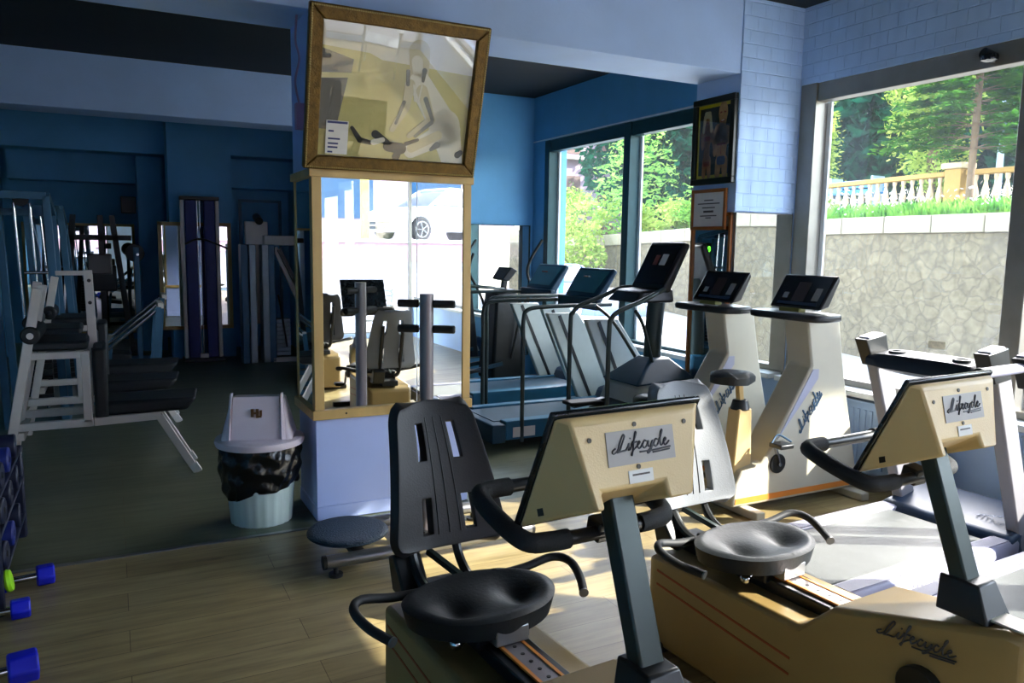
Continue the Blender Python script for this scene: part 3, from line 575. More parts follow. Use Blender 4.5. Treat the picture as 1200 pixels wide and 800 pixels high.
    plate(-.04, .028, .122, .150, .0022, M['sticker'], 'maker_sticker')
    plate(-.03, .018, .130, .134, .003, M['ink'], 'sticker_print')
    g = G()
    for x, q in ((-.135, .045), (-.01, .022), (.135, .03), (-.01, .115)): g.cyl(onback(x, q, -.001), onback(x, q, .0022), .0055, n=10)
    g.obj('screw', M['screw'], con)
    # diamond sticker on the left facet
    f0, f1, f2 = V(P(-cw+.03, (1.385, 1.233))), V(P(-bw, K)), V(P(-cw, B)); fn = (f1-f0).cross(f2-f0).normalized()
    if fn.x > 0: fn = -fn
    c0 = f0*.12+f1*.22+f2*.66; u1 = (f2-f0).normalized(); u2 = fn.cross(u1)
    q4 = [c0+u1*.014, c0+u2*.011, c0-u1*.014, c0-u2*.011]
    G().hexa([p-fn*.001 for p in q4], [p+fn*.0015 for p in q4]).obj('facet_sticker', M['stickerd'], con, smooth=False)
    # handlebar ring
    yc, yn, zf, zn = Y(1.71), Y(1.49), .985, .93; hw_ = .225
    ring = [(-hw_, yc-.02, zf), (-hw_, (yc+yn)/2, (zf+zn)/2), (-hw_+.02, yn+.02, zn+.003), (-hw_+.075, yn, zn), (0, yn-.005, zn), (hw_-.075, yn, zn), (hw_-.02, yn+.02, zn+.003), (hw_, (yc+yn)/2, (zf+zn)/2), (hw_, yc-.02, zf), (hw_-.03, yc+.01, zf+.005), (hw_-.1, yc+.015, zf+.005), (0, yc+.015, zf+.005), (-hw_+.1, yc+.015, zf+.005), (-hw_+.03, yc+.01, zf+.005)]
    hb = G().tube(ring, .0175, 12, closed=True, sub=5).obj('handlebar', M['black'], t)
    for s in (-1, 1):
        G().tube([(s*(hw_-.1), yc+.015, zf+.005), (s*(hw_-.03), yc+.01, zf+.005), (s*hw_, yc-.02, zf), (s*hw_, (yc+yn)/2, (zf+zn)/2), (s*(hw_-.02), yn+.02, zn+.003), (s*(hw_-.075), yn, zn), (s*(hw_-.12), yn-.003, zn)], .0235, 12).obj('foam_grip', M['foam'], hb)
    G().bar((0, yn-.02, zn), (0, yn+.03, zn+.01), .06, .05).obj('handlebar_clamp', M['black'], hb, bevel=.005)
    return t
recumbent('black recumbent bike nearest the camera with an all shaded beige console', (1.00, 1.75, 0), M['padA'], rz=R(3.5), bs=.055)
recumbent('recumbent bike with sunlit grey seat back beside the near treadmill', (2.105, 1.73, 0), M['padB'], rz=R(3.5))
recumbent('recumbent bike behind the viewpoint seen from the back in the pillar mirror', (2.0, -.35, 0), M['padA'])

# ------------------------------------------------------------------ upright bikes (face +x), local origin at rear centre
def upright(label, loc, drop=0.):
    t = thing('upright_exercise_bike', label, 'exercise bike', loc, 0)
    X = lambda x: x-3.2
    prof = [(3.20, .05), (3.22, .20), (3.27, .27), (3.42, .30), (3.50, .40), (3.53, .46), (3.80, .88), (3.74, 1.18), (4.02, 1.18), (4.10, .80), (4.30, .05)]
    hs = G().prism([(X(a), b) for a, b in prof], 'y', -.10, .10).obj('housing', M['beige_s'], t, bevel=.014)
    for s in (-1, 1):
        G().prism([(X(3.22), .07), (X(4.24), .07), (X(4.235), .105), (X(3.225), .105)], 'y', s*.1005, s*.103).obj('orange_stripe', M['orange'], hs, smooth=False)
        G().prism([(X(3.54), .44), (X(3.81), .86), (X(3.86), .86), (X(3.86), .80)], 'y', s*.1005, s*.104).obj('strut_panel', M['rail'], hs, smooth=False)
    script_logo('side_logo', M['logoblue'], hs, (X(3.80), -.1035, .60), (.55, 0, .83), (-.83, 0, .55), .30)
    G().box(X(3.215), X(3.225)-.002, -.085, .085, .07, .19).obj('rear_label', M['orange'], hs, smooth=False) if False else None
    G().hexa([(X(a), b, .24) for a, b in ((3.24, -.05), (3.39, -.05), (3.39, .05), (3.24, .05))], [(X(a), b, .64-drop) for a, b in ((3.27, -.05), (3.37, -.05), (3.37, .05), (3.27, .05))]).obj('seat_tower', M['beige'], t, bevel=.01)
    G().cyl((X(3.32), 0, .63-drop), (X(3.32), 0, .69-drop), .06, .045).obj('tower_collar', M['black'], t, bevel=.005)
    G().bar((X(3.32), 0, .66-drop), (X(3.30), 0, .82-drop), .035, .035).obj('seat_post', M['wood'], t, bevel=.004)
    def st(u, v):
        a = u*2-1; b = v*2-1; x = a*math.sqrt(1-b*b/2); y = b*math.sqrt(1-a*a/2)
        wd = .125-.085*max(0, (x+.1)/1.1)**.8 if x > -.1 else .125
        return (X(3.27)+x*.16, y*wd*1.05, .87-drop-.02*(x**2)+.015*(1 if x < -.6 else 0)-.025*min(1, math.hypot(x, y))**6)
    g = G().grid(18, 16, st); b = [e for e in g.bm.edges if len(e.link_faces) == 1]
    r = bmesh.ops.extrude_edge_only(g.bm, edges=b)
    for v in [v for v in r['geom'] if isinstance(v, bmesh.types.BMVert)]: v.co.z = .80-drop
    b = [e for e in g.bm.edges if len(e.link_faces) == 1]; bmesh.ops.contextual_create(g.bm, geom=b); g.obj('saddle', M['vinyl'], t)
    # handlebar tray
    pts = [(X(3.62), -.27), (X(3.60), -.22), (X(3.60), .22), (X(3.62), .27), (X(3.70), .30), (X(3.84), .27), (X(3.88), .12), (X(3.88), -.12), (X(3.84), -.27), (X(3.70), -.30)]
    tr = G().prism(pts, 'z', 1.17, 1.215).obj('handlebar_tray', M['black'], t, bevel=.015, seg=3)
    G().box(X(3.64), X(3.66), -.14, .06, 1.216, 1.219).obj('tray_label', M['sticker'], tr, smooth=False)
    G().box(X(3.70), X(3.76), -.06, .10, 1.21, 1.24).obj('tray_riser', M['olive'], tr, bevel=.004)
    # console board
    a = V((X(3.72), 0, 1.235)); b = V((X(3.86), 0, 1.445)); e = (b-a); n = V((-e.z, 0, e.x)).normalized(); u = V((0, 1, 0))
    cs = G().hexa([a-u*.205, a+u*.205, b+u*.215, b-u*.215], [a-u*.19-n*.07+e*.25, a+u*.19-n*.07+e*.25, b+u*.2-n*.04-e*.05, b-u*.2-n*.04-e*.05]).obj('console', M['black'], t, bevel=.01)
    e1 = e.normalized(); L_ = e.length
    G().hexa([a+n*.002+u*s*.19+e1*q for s, q in ((-1, .02), (1, .02), (1, L_-.02), (-1, L_-.02))], [a+n*.006+u*s*.19+e1*q for s, q in ((-1, .02), (1, .02), (1, L_-.02), (-1, L_-.02))]).obj('display', M['screen'], cs, smooth=False)
    for (y0, y1, q0, q1, m, nm) in ((-.155, -.105, .06, .15, 'logo', 'keypad'), (.09, .13, .07, .11, 'logo', 'small_keypad'), (-.05, .05, .05, .19, 'redled', 'program_chart'), (-.16, .15, .025, .045, 'hood', 'button_row')):
        G().hexa([a+n*.006+u*s+e1*q for s, q in ((y0, q0), (y1, q0), (y1, q1), (y0, q1))], [a+n*.0075+u*s+e1*q for s, q in ((y0, q0), (y1, q0), (y1, q1), (y0, q1))]).obj(nm, M[m] if m != 'redled' else mat('dim_red_print', '3a2a26', .4), cs, smooth=False)
    for s in (-1, 1):
        cx, cz = X(3.55), .29
        G().cyl((cx, s*.095, cz), (cx, s*.112, cz), .062, n=24).obj('crank_disc', M['black'], t, bevel=.003)
        ex, ez = (-.055, .14) if s < 0 else (.055, -.14)
        G().bar((cx, s*.122, cz), (cx+ex, s*.122, cz+ez), .012, .022, up=(0, 1, 0)).cyl((cx, s*.105, cz), (cx, s*.13, cz), .014).obj('crank_arm', M['chrome'], t)
        G().box(cx+ex-.055, cx+ex+.055, min(s*.13, s*.23), max(s*.13, s*.23), cz+ez-.018, cz+ez+.012).obj('pedal', M['black'], t, bevel=.008)
        G().tube([(cx+ex-.05, s*.15, cz+ez+.01), (cx+ex-.0, s*.15, cz+ez+.055), (cx+ex+.05, s*.21, cz+ez+.02)], .006, 6).obj('toe_strap', M['logoblue'], t)
    for x in (3.3, 4.2): G().box(X(x)-.035, X(x)+.035, -.24, .24, 0, .052).obj('foot_bar', M['beige_s'], t, bevel=.008)
    return t
upright('upright exercise bike closer to the street window with black saddle', (3.25, 3.52, 0))
upright('upright exercise bike in front of the column, console before the dark mirror', (3.16, 4.17, 0), .26)

# ------------------------------------------------------------------ near treadmills (face +x), origin rear centre
def treadmill(label, loc, rz, rails=False):
    t = thing('treadmill', label, 'treadmill', loc, rz)
    L_ = 1.75; w = .36
    G().box(.06, 1.30, -.25, .25, .155, .172).obj('belt', M['belt'], t, bevel=.006)
    G().box(.04, 1.4, -.26, .26, .06, .150).obj('deck', M['black'], t)
    for s in (-1, 1):
        y0, y1 = sorted((s*.255, s*w))
        ra = G().prism([(y0, .03), (y1, .03), (y1, .155), (y1-.012 if s > 0 else y1, .175), (y0 if s > 0 else y0+.012, .175), (y0, .155)], 'x', .14, 1.45).obj('side_rail', M['rail'], t, bevel=.006)
        G().box(.16, 1.43, y0+.015, y1-.015, .1755, .179).obj('foot_strip', M['railtop'], ra, smooth=False)
        G().prism([(0, .04), (.14, .04), (.14, .17), (.06, .172), (0, .12)], 'y', y0, y1).obj('rear_cap', M['hood'], t, bevel=.012)
        text('rail_lettering', 'LIFE FITNESS', .075, M['fadedink'], ra, (.62, s*(w+.0015), .095), (R(90), 0, 0 if s < 0 else R(180)), shear=.25)
        # slanted posts
        y = s*.315
        po = G().bar((1.58, y, .05), (1.185, y, 1.03), .065, .12, up=(1, 0, 0)).obj('post', M['greypost'], t, bevel=.012)
        G().hexa([(1.185-.075, y-.037, .985), (1.185+.065, y-.037, 1.0), (1.185+.065, y+.037, 1.0), (1.185-.075, y+.037, .985)], [(1.03, y-.037, 1.13), (1.20, y-.037, 1.155), (1.20, y+.037, 1.155), (1.03, y+.037, 1.13)]).obj('post_bracket', M['black'], t, bevel=.006)
        G().prism([(1.06, 1.132), (1.18, 1.150), (1.175, 1.162), (1.06, 1.142)], 'y', y-.03, y+.03).obj('bracket_tray', M['rail'], t)
        if rails: hr = G().cyl((1.16, y+s*.0, 1.09), (.74, y+s*.0, 1.085), .024).obj('handrail', M['rail'], t); G().cyl((.74, y, 1.085), (.715, y, 1.085), .026).obj('rail_cap', M['black'], hr, bevel=.004)
    # motor hood
    G().hexa([(1.30, -.36, .03), (1.80, -.34, .03), (1.80, .34, .03), (1.30, .36, .03)], [(1.38, -.36, .19), (1.74, -.32, .27), (1.74, .32, .27), (1.38, .36, .19)]).obj('motor_hood', M['hood'], t, bevel=.025, seg=3)
    text('hood_lettering', 'FITNESS', .05, M['fadedink'], t, (1.5, -.2, .238), (R(0), R(-12), R(-90)))
    # cross pod between posts with a cup hole
    n = 18; top = []; 
    g = G(); rings = []
    for i in range(n+1):
        u = i/n*2-1; y = u*.29; k = math.sqrt(max(.02, 1-abs(u)**4))
        rings.append([g.bm.verts.new(p) for p in ((1.05, y, 1.01-.02*k), (1.05, y, 1.035), (1.07, y, 1.045+.02*k), (1.22, y, 1.06+.02*k), (1.235, y, 1.03), (1.17, y, .99-.035*k))])
    for A, B in zip(rings, rings[1:]):
        for j in range(6): g.bm.faces.new((A[j], A[(j+1) % 6], B[(j+1) % 6], B[j]))
    g.bm.faces.new(rings[0]); g.bm.faces.new(rings[-1])
    pod = g.obj('console_pod', M['navy'], t)
    for y in (.17, -.17):
        G().lathe([(.042, 0), (.042, .012), (.030, .013), (.028, -.02)], (1.14, y, 1.068), 20).obj('cup_holder', M['black'], pod)
    G().hexa([(1.19, -.22, 1.05), (1.25, -.22, 1.05), (1.25, .22, 1.05), (1.19, .22, 1.05)], [(1.26, -.22, 1.07), (1.275, -.22, 1.07), (1.275, .22, 1.07), (1.26, .22, 1.07)]).obj('pod_back', M['black'], pod)
    for x, y in ((.12, -.3), (.12, .3), (1.6, -.3), (1.6, .3)): G().cyl((x, y, 0), (x, y, .05), .025).obj('foot', M['rubber'], t)
    return t
treadmill('near treadmill with lavender rails between the sunlit recumbent bike and the upright bikes', (2.52, 2.46, 0), R(3))
treadmill('treadmill cut by the right edge of the picture beside the beige bike housing', (2.56, 1.66, 0), R(3), True)

# ------------------------------------------------------------------ far machines
def far_treadmill(label, loc, rz, rear_label=True):
    t = thing('treadmill', label, 'treadmill', loc, rz)
    G().box(.05, 1.35, -.24, .24, .19, .205).obj('belt', M['tread_d'], t)
    G().box(.03, 1.4, -.25, .25, .08, .185).obj('deck', M['black'], t)
    for s in (-1, 1):
        y0, y1 = sorted((s*.25, s*.36)); G().prism([(y0, .07), (y1, .07), (y1, .20), (y1-.02*s if s > 0 else y1, .22), (y0, .22)], 'x', .1, 1.4).obj('side_rail', M['tread_rail'], t, bevel=.008)
        # wide slanted panel uprights
        y = s*.31
        po = G().prism([(1.22, .15), (1.62, .15), (1.50, .45), (1.42, .66), (1.16, 1.0), (.84, 1.0)], 'y', y-.03, y+.03).obj('upright_panel', M['panel'], t, bevel=.01)
        G().bar((1.32, y-.034, .2), (.96, y-.034, .98), .006, .03, up=(1, 0, 0)).obj('panel_groove', M['black'], po)
        G().tube([(1.10, y, 1.12), (.85, y+s*.03, 1.12), (.45, y+s*.05, 1.12), (.28, y+s*.05, 1.10), (.24, y+s*.05, 1.02), (.24, y+s*.05, .8), (.24, y+s*.05, .05)], .017, 10).obj('handrail', M['darksteel'], t)
    G().box(-.02, .1, -.36, .36, .05, .2).obj('rear_cap', M['tread_d'], t, bevel=.01)
    if rear_label: G().box(.16, .36, -.365, -.3605, .09, .17).obj('rail_label', M['paper'], t, smooth=False)
    G().hexa([(1.3, -.36, .05), (1.70, -.34, .05), (1.70, .34, .05), (1.3, .36, .05)], [(1.4, -.34, .30), (1.68, -.3, .34), (1.68, .3, .34), (1.4, .34, .30)]).obj('motor_hood', M['hood'], t, bevel=.03)
    a, b, u = V((.98, 0, 1.17)), V((1.16, 0, 1.42)), V((0, 1, 0)); n = V((-.81, 0, .58))
    cs = G().hexa([a-u*.24, a+u*.24, b+u*.27, b-u*.27], [a-u*.24-n*.09, a+u*.24-n*.09, b+u*.27-n*.05, b-u*.27-n*.05]).obj('console', M['tread_d'], t, bevel=.02)
    G().hexa([a-u*.2+n*.003+(b-a)*.15, a+u*.2+n*.003+(b-a)*.15, b+u*.23+n*.003-(b-a)*.12, b-u*.23+n*.003-(b-a)*.12], [a-u*.2+n*.006+(b-a)*.15, a+u*.2+n*.006+(b-a)*.15, b+u*.23+n*.006-(b-a)*.12, b-u*.23+n*.006-(b-a)*.12]).obj('display', mat('teal_display', '2f6a74', .3), cs)
    G().box(1.06, 1.08, -.03, .05, 1.335, 1.345).obj('indicator', M['redled'], cs)
    G().bar((.98, -.31, 1.12), (.98, .31, 1.12), .05, .10).obj('console_crossbar', M['tread_d'], t, bevel=.01)
    return t
far_treadmill('dark far treadmill with white label on its rail and teal console', (2.60, 5.72, 0), R(1))
far_treadmill('rearmost dark treadmill with grey slanted uprights by the back wall', (2.84, 6.9, 0), R(1), False)
def stepper(label, loc):
    t = thing('stair_climber', label, 'stair climber', loc)
    G().hexa([(-.45, -.3, .0), (.35, -.3, .0), (.35, .3, .0), (-.45, .3, .0)], [(-.25, -.24, .55), (.25, -.24, .58), (.25, .24, .58), (-.25, .24, .55)]).obj('base_housing', M['panel'], t, bevel=.03)
    G().hexa([(-.48, -.2, .2), (-.2, -.2, .2), (-.2, .2, .2), (-.48, .2, .2)], [(-.46, -.18, .34), (-.1, -.18, .5), (-.1, .18, .5), (-.46, .18, .34)]).obj('rear_cover', M['black'], t, bevel=.02)
    G().hexa([(-.30, -.25, .55), (.28, -.25, .58), (.28, .25, .58), (-.30, .25, .55)], [(-.06, -.09, .74), (.12, -.09, .74), (.12, .09, .74), (-.06, .09, .74)]).obj('column_foot', M['tread_d'], t, bevel=.02)
    for s in (-1, 1): 
        pd = G().bar((-.1, s*.14, .42 if s > 0 else .3), (-.62, s*.14, .36 if s > 0 else .22), .05, .03).obj('pedal_arm', M['black'], t)
        G().box(-.68, -.38, s*.14-.07, s*.14+.07, .37 if s > 0 else .235, .40 if s > 0 else .265).obj('pedal', M['rubber'], t, bevel=.01)
        G().tube([(0, s*.16, 1.28), (-.12, s*.25, 1.27), (-.3, s*.27, 1.2), (-.48, s*.27, 1.14), (-.56, s*.27, 1.08), (-.58, s*.27, .95), (-.58, s*.27, .05)], .018, 10).obj('handrail', M['darksteel'], t)
        G().tube([(-.35, s*.27, 1.13), (-.22, s*.2, 1.0), (-.05, s*.1, .7)], .014, 8).obj('rail_brace', M['darksteel'], t)
        G().box(-.62, -.54, s*.27-.03, s*.27+.03, 0, .05).obj('rail_foot', M['black'], t)
    G().tube([(.02, 0, .7), (.03, 0, 1.0), (.06, 0, 1.36)], .07, 16).obj('column', M['darksteel'], t)
    a, b, u, n = V((-.07, 0, 1.27)), V((.14, 0, 1.65)), V((0, 1, 0)), V((-.87, 0, .49))
    cs = G().hexa([a-u*.21, a+u*.21, b+u*.22, b-u*.22], [a-u*.2-n*.09, a+u*.2-n*.09, b+u*.22-n*.06, b-u*.22-n*.06]).obj('console', M['black'], t, bevel=.025, seg=3)
    q = lambda s, k, o: a+(b-a)*k+u*s+n*o
    G().hexa([q(-.18, .12, .002), q(.18, .12, .002), q(.19, .9, .002), q(-.19, .9, .002)], [q(-.18, .12, .005), q(.18, .12, .005), q(.19, .9, .005), q(-.19, .9, .005)]).obj('display', M['screen'], cs)
    G().hexa([q(-.10, .5, .005), q(-.03, .5, .005), q(-.03, .72, .005), q(-.10, .72, .005)], [q(-.10, .5, .008), q(-.03, .5, .008), q(-.03, .72, .008), q(-.10, .72, .008)]).obj('keypad', M['paper'], cs)
    G().hexa([q(-.0, .5, .005), q(.05, .5, .005), q(.05, .7, .005), q(-.0, .7, .005)], [q(-.0, .5, .008), q(.05, .5, .008), q(.05, .7, .008), q(0, .7, .008)]).obj('program_chart', M['redled'], cs)
    G().hexa([(-.30, -.2, 1.18), (.05, -.22, 1.18), (.05, .22, 1.18), (-.30, .2, 1.18)], [(-.22, -.17, 1.27), (.05, -.2, 1.29), (.05, .2, 1.29), (-.22, .17, 1.27)]).obj('book_tray', M['black'], t, bevel=.02)
    return t
stepper('tall dark stair climber with big tilted console in front of the far window', (3.78, 4.97, 0))
# elliptical / ski walker near back wall
t = thing('ski_walker', 'black ski walker with swinging arms in the far window corner', 'exercise machine', (3.9, 7.85, 0))
G().hexa([(-.22, -.2, .1), (.2, -.2, .1), (.2, .2, .1), (-.22, .2, .1)], [(-.16, -.16, 1.08), (.1, -.16, 1.12), (.1, .16, 1.12), (-.16, .16, 1.08)]).obj('tower', M['black'], t, bevel=.03)
G().box(-.75, .45, -.05, .05, .03, .11).obj('base_beam', M['tread_d'], t)
for x in (-.7, .4): G().box(x-.04, x+.04, -.28, .28, 0, .06).obj('foot_bar', M['black'], t, bevel=.01)
G().hexa([(-.08, -.14, 1.22), (.0, -.14, 1.2), (.0, .14, 1.2), (-.08, .14, 1.22)], [(.02, -.16, 1.36), (.1, -.16, 1.32), (.1, .16, 1.32), (.02, .16, 1.36)]).bar((0, 0, 1.1), (.02, 0, 1.25), .06).obj('console', M['black'], t, bevel=.01)
for s in (-1, 1):
    G().tube([(.0, s*.22, .35), (.12, s*.24, .9), (.22, s*.26, 1.1), (.16, s*.27, 1.3), (.2, s*.27, 1.45), (.34, s*.27, 1.66)] if s < 0 else [(.0, s*.22, .35), (-.12, s*.24, .9), (-.2, s*.26, 1.1), (-.3, s*.27, 1.3), (-.25, s*.27, 1.5)], .016, 8).obj('swing_arm', M['black'], t)
    G().bar((.1*s, s*.2, .3), (-.6, s*.18, .2), .04, .04).obj('foot_lever', M['tread_d'], t)
    G().box(-.7, -.38, s*.18-.06, s*.18+.06, .22, .25).obj('foot_plate', M['rubber'], t)
    G().tube([(-.05, s*.12, 1.12), (-.3, s*.22, 1.14), (-.55, s*.24, 1.16)], .014, 8).obj('fixed_handle', M['darksteel'], t)

# ------------------------------------------------------------------ standing twister with peg post
t = thing('standing_twister', 'grey twister stand with peg post, round blue foot disc and tubular base', 'exercise machine', (1.35, 3.78, 0))
for y, x0, x1 in ((-.19, -.50, .62), (.25, -.30, .52)):
    tb = G().cyl((x0, y, .075), (x1, y, .075), .033, n=20).obj('base_tube', M['steel'], t)
    G().cyl((x0-.012, y, .075), (x0+.004, y, .075), .0345).cyl((x1-.004, y, .075), (x1+.012, y, .075), .0345).obj('tube_cap', M['black'], tb)
    for x in (x0+.05, x1-.05): G().cyl((x, y, .0), (x, y, .014), .035).cyl((x, y, .01), (x, y, .05), .012).obj('levelling_foot', M['black'], tb)
G().bar((-.33, -.19, .085), (-.33, .25, .085), .06, .03).obj('cross_member', M['black'], t)
G().bar((.08, -.19, .085), (.08, .25, .085), .06, .03).obj('cross_member', M['black'], t)
dm = mat('dimpled_blue_rubber', '123244', .5, bump=.9, bscale=110)
G().lathe([(.19, 0), (.205, .01), (.205, .02), (.195, .028), (.17, .03)], (-.33, .03, .115), 40).obj('foot_disc', dm, t)
G().lathe([(.05, 0), (.05, .02)], (-.33, .03, .095), 20).obj('disc_bearing', M['black'], t)
G().cyl((.08, -.02, .08), (.08, -.02, 1.345), .036, n=24).obj('post', M['post'], t)
for z in (1.295, 1.165):
    pg = G().cyl((-.045, .065, z), (.205, -.105, z), .008).obj('peg_bar', M['steel'], t)
    d = V((.25, -.17, 0)).normalized()
    for a, b in ((0, .11), (.185, .30)):
        p = V((-.045, .065, z)); G().cyl(p+d*a, p+d*b, .021, n=14).obj('foam_peg', M['foam'], pg, bevel=.006)

# ------------------------------------------------------------------ bin
t = thing('trash_bin', 'white plastic swing lid bin with black bag folded over its rim', 'bin', (.715, 4.56, 0), R(-18))
g = G(); n = 44
def ribbed(z, r): return [V(((r+(0.0025 if i % 4 else -.002))*math.cos(i*2*math.pi/88), (r+(0.0025 if i % 4 else -.002))*math.sin(i*2*math.pi/88), z)) for i in range(88)]
for z0, z1, r0, r1 in ((.0, .44, .168, .204),): g.hexa(ribbed(z0, r0), ribbed(z1, r1))
g.obj('body', M['binw'], t)
def bag(u, v):
    a = u*2*math.pi; low = .26-.11*math.cos(a-R(-10))*.5 - .03*math.sin(3*a)
    low = .175+.045*math.cos(a-R(-20))-.008*math.sin(5*a)
    z = low+(.485-low)*v; r = .178+(z/.44)*.035+.018*math.sin(v*math.pi)+.006*math.sin(9*a+v*7)+.005*math.sin(17*a-v*11)+.004*math.sin(5*a+v*19)
    return (r*math.cos(a), r*math.sin(a), z)
G().grid(96, 26, bag).obj('bin_bag', M['bag'], t, solid=.003)
G().lathe([(.205, .45), (.242, .452), (.248, .47), (.243, .488), (.225, .496), (.19, .50)], n=48).obj('lid_rim', M['binp'], t)
def rr(w, d, z, tilt=0): 
    pts = []
    for cx, cy, a0 in ((w-.03, d-.03, 0), (-w+.03, d-.03, 90), (-w+.03, -d+.03, 180), (w-.03, -d+.03, 270)):
        for k in range(4): a = R(a0+k*30); pts.append((cx+.03*math.cos(a), cy+.03*math.sin(a), z))
    return pts
G().hexa(rr(.195, .14, .495), rr(.145, .07, .72)).obj('hood', M['binp'], t, bevel=.006)
fl = G().hexa([(-.135, -.137, .505), (.135, -.137, .505), (.135, -.127, .505), (-.135, -.127, .505)], [(-.127, -.085, .735), (.127, -.085, .735), (.127, -.065, .735), (-.127, -.065, .735)]).obj('swing_flap', M['binp'], t, bevel=.004)
G().hexa([(-.16, -.14, .50), (-.14, -.152, .50), (-.14, -.12, .50), (-.16, -.11, .50)], [(-.143, -.09, .755), (-.13, -.095, .755), (-.13, -.05, .755), (-.143, -.05, .755)]).obj('flap_guide', M['binp'], t, bevel=.003)
G().hexa([(.14, -.152, .50), (.16, -.14, .50), (.16, -.11, .50), (.14, -.12, .50)], [(.13, -.095, .755), (.143, -.09, .755), (.143, -.05, .755), (.13, -.05, .755)]).obj('flap_guide', M['binp'], t, bevel=.003)
st = G()
for (x, z, w_, h_) in ((-.028, .625, .016, .045), (.0, .62, .014, .05), (.02, .63, .012, .032), (-.015, .64, .03, .012), (.004, .622, .026, .01)): 
    yy = -.1385+(z-.505)/.23*.052-.002
    st.box(x, x+w_, yy-.001-h_*.0, yy+.012, z, z+h_)
st.obj('flap_sticker', mat('brown_sticker', '5a3a16', .5), fl, smooth=False)

# ------------------------------------------------------------------ workout benches on the left (along x)
def bench(label, loc, tall=True):
    t = thing('weight_bench', label, 'weight bench', loc, 0, None)
    m = M['wsteel']
    for y in ((-.0, .42) if tall else (-.0,)):
        G().bar((-.67, y, .0), (-.42, y, 1.29), .055, .055).obj('rear_upright', m, t, bevel=.004)
        G().bar((-.18, y, .42), (-.18, y, .87), .05, .05).obj('front_upright', m, t, bevel=.004)
        G().bar((-.58, y, .42), (-.15, y, .42), .05, .05).obj('lower_rail', m, t, bevel=.004)
        G().bar((-.50, y, .865), (-.155, y, .865), .045, .045).obj('seat_rail', m, t, bevel=.004)
    G().bar((-.15, .0, .42), (.25, .05, .42), .05, .05).obj('bench_rail', m, t, bevel=.004)
    G().bar((-.15, .42, .42), (.25, .37, .42), .05, .05).obj('bench_rail', m, t, bevel=.004)
    G().bar((-.56, -.02, .36), (-.56, .44, .36), .05, .05).obj('cross_tube', m, t, bevel=.004)
    for y in (.05, .37):
        lg = G().bar((.24, y, .42), (.44, y, .05), .05, .05).obj('front_leg', m, t, bevel=.004)
        G().bar((.44, y, .06), (.475, y, .0), .058, .058).obj('foot_cap', M['paper'], lg, bevel=.004)
    G().box(-.48, -.16, -.02, .44, .895, .955).obj('arm_pad', M['vinyl'], t, bevel=.018)
    G().box(-.14, -.06, .0, .42, .40, .90).obj('back_pad', M['vinyl'], t, bevel=.02)
    g = G().hexa([(-.1, .02, .445), (.42, .02, .445), (.42, .40, .445), (-.1, .40, .445)], [(-.1, .02, .54), (.48, .02, .53), (.53, .40, .53), (-.1, .40, .54)]); g.obj('seat_pad', M['vinyl'], t, bevel=.025, seg=3)
    G().cyl((-.47, -.06, 1.0), (-.47, .48, 1.0), .055, n=20).obj('roller_pad', M['vinyl'], t, bevel=.01)
    G().cyl((-.47, -.075, 1.0), (-.47, -.055, 1.0), .02).obj('roller_end', M['chrome'], t)
    if tall:
        up = G().bar((-.14, .38, .86), (-.15, .38, 1.39), .055, .05).obj('rack_post', m, t, bevel=.004)
        for z in (1.32, 1.17): G().cyl((-.145, .348, z), (-.145, .356, z), .012).obj('rack_hole', M['stickerd'], up)
        G().box(-.15, .0, .36, .46, 1.36, 1.5).obj('bar_rest', M['black'], t, bevel=.01)
        G().bar((-.34, .38, 1.37), (-.14, .38, 1.37), .03, .03).obj('rack_arm', m, t)
    return t
bench('white framed preacher bench nearest on the left with long black seat pad', (0, 5.66, 0))
bench('second white framed bench just behind the nearest one', (-.06, 6.5, 0), False)
bench('third white framed bench deeper in the dark part of the gym', (0.0, 7.35, 0), False)
def leg_press(label, loc):
    t = thing('inclined_press', label, 'weight machine', loc)
    for y in (-.22, .22): G().cyl((-.15, y, .50), (.40, y, .96), .018, n=12).obj('guide_rod', M['chrome'], t)
    G().bar((-.15, -.24, .5), (-.15, .24, .5), .05).obj('lower_crossbar', M['wsteel'], t); G().bar((.40, -.24, .97), (.40, .24, .97), .05).obj('upper_crossbar', M['wsteel'], t)
    for y in (-.24, .24): G().bar((.38, y, .96), (.30, y, 0), .045).bar((-.15, y, .5), (-.2, y, 0), .045).bar((-.25, y, .03), (.4, y, .03), .05).obj('side_frame', M['bluemetal'], t)
    G().hexa([(-.28, -.18, .30), (.05, -.18, .26), (.05, .18, .26), (-.28, .18, .30)], [(-.28, -.18, .38), (.05, -.18, .34), (.05, .18, .34), (-.28, .18, .38)]).obj('seat_pad', M['vinyl'], t, bevel=.02)
    return t
leg_press('inclined press with chrome guide rods behind the white benches', (.0, 8.45, 0))
leg_press('farther inclined press with angled chrome rods left of the rear column', (.10, 9.7, 0))

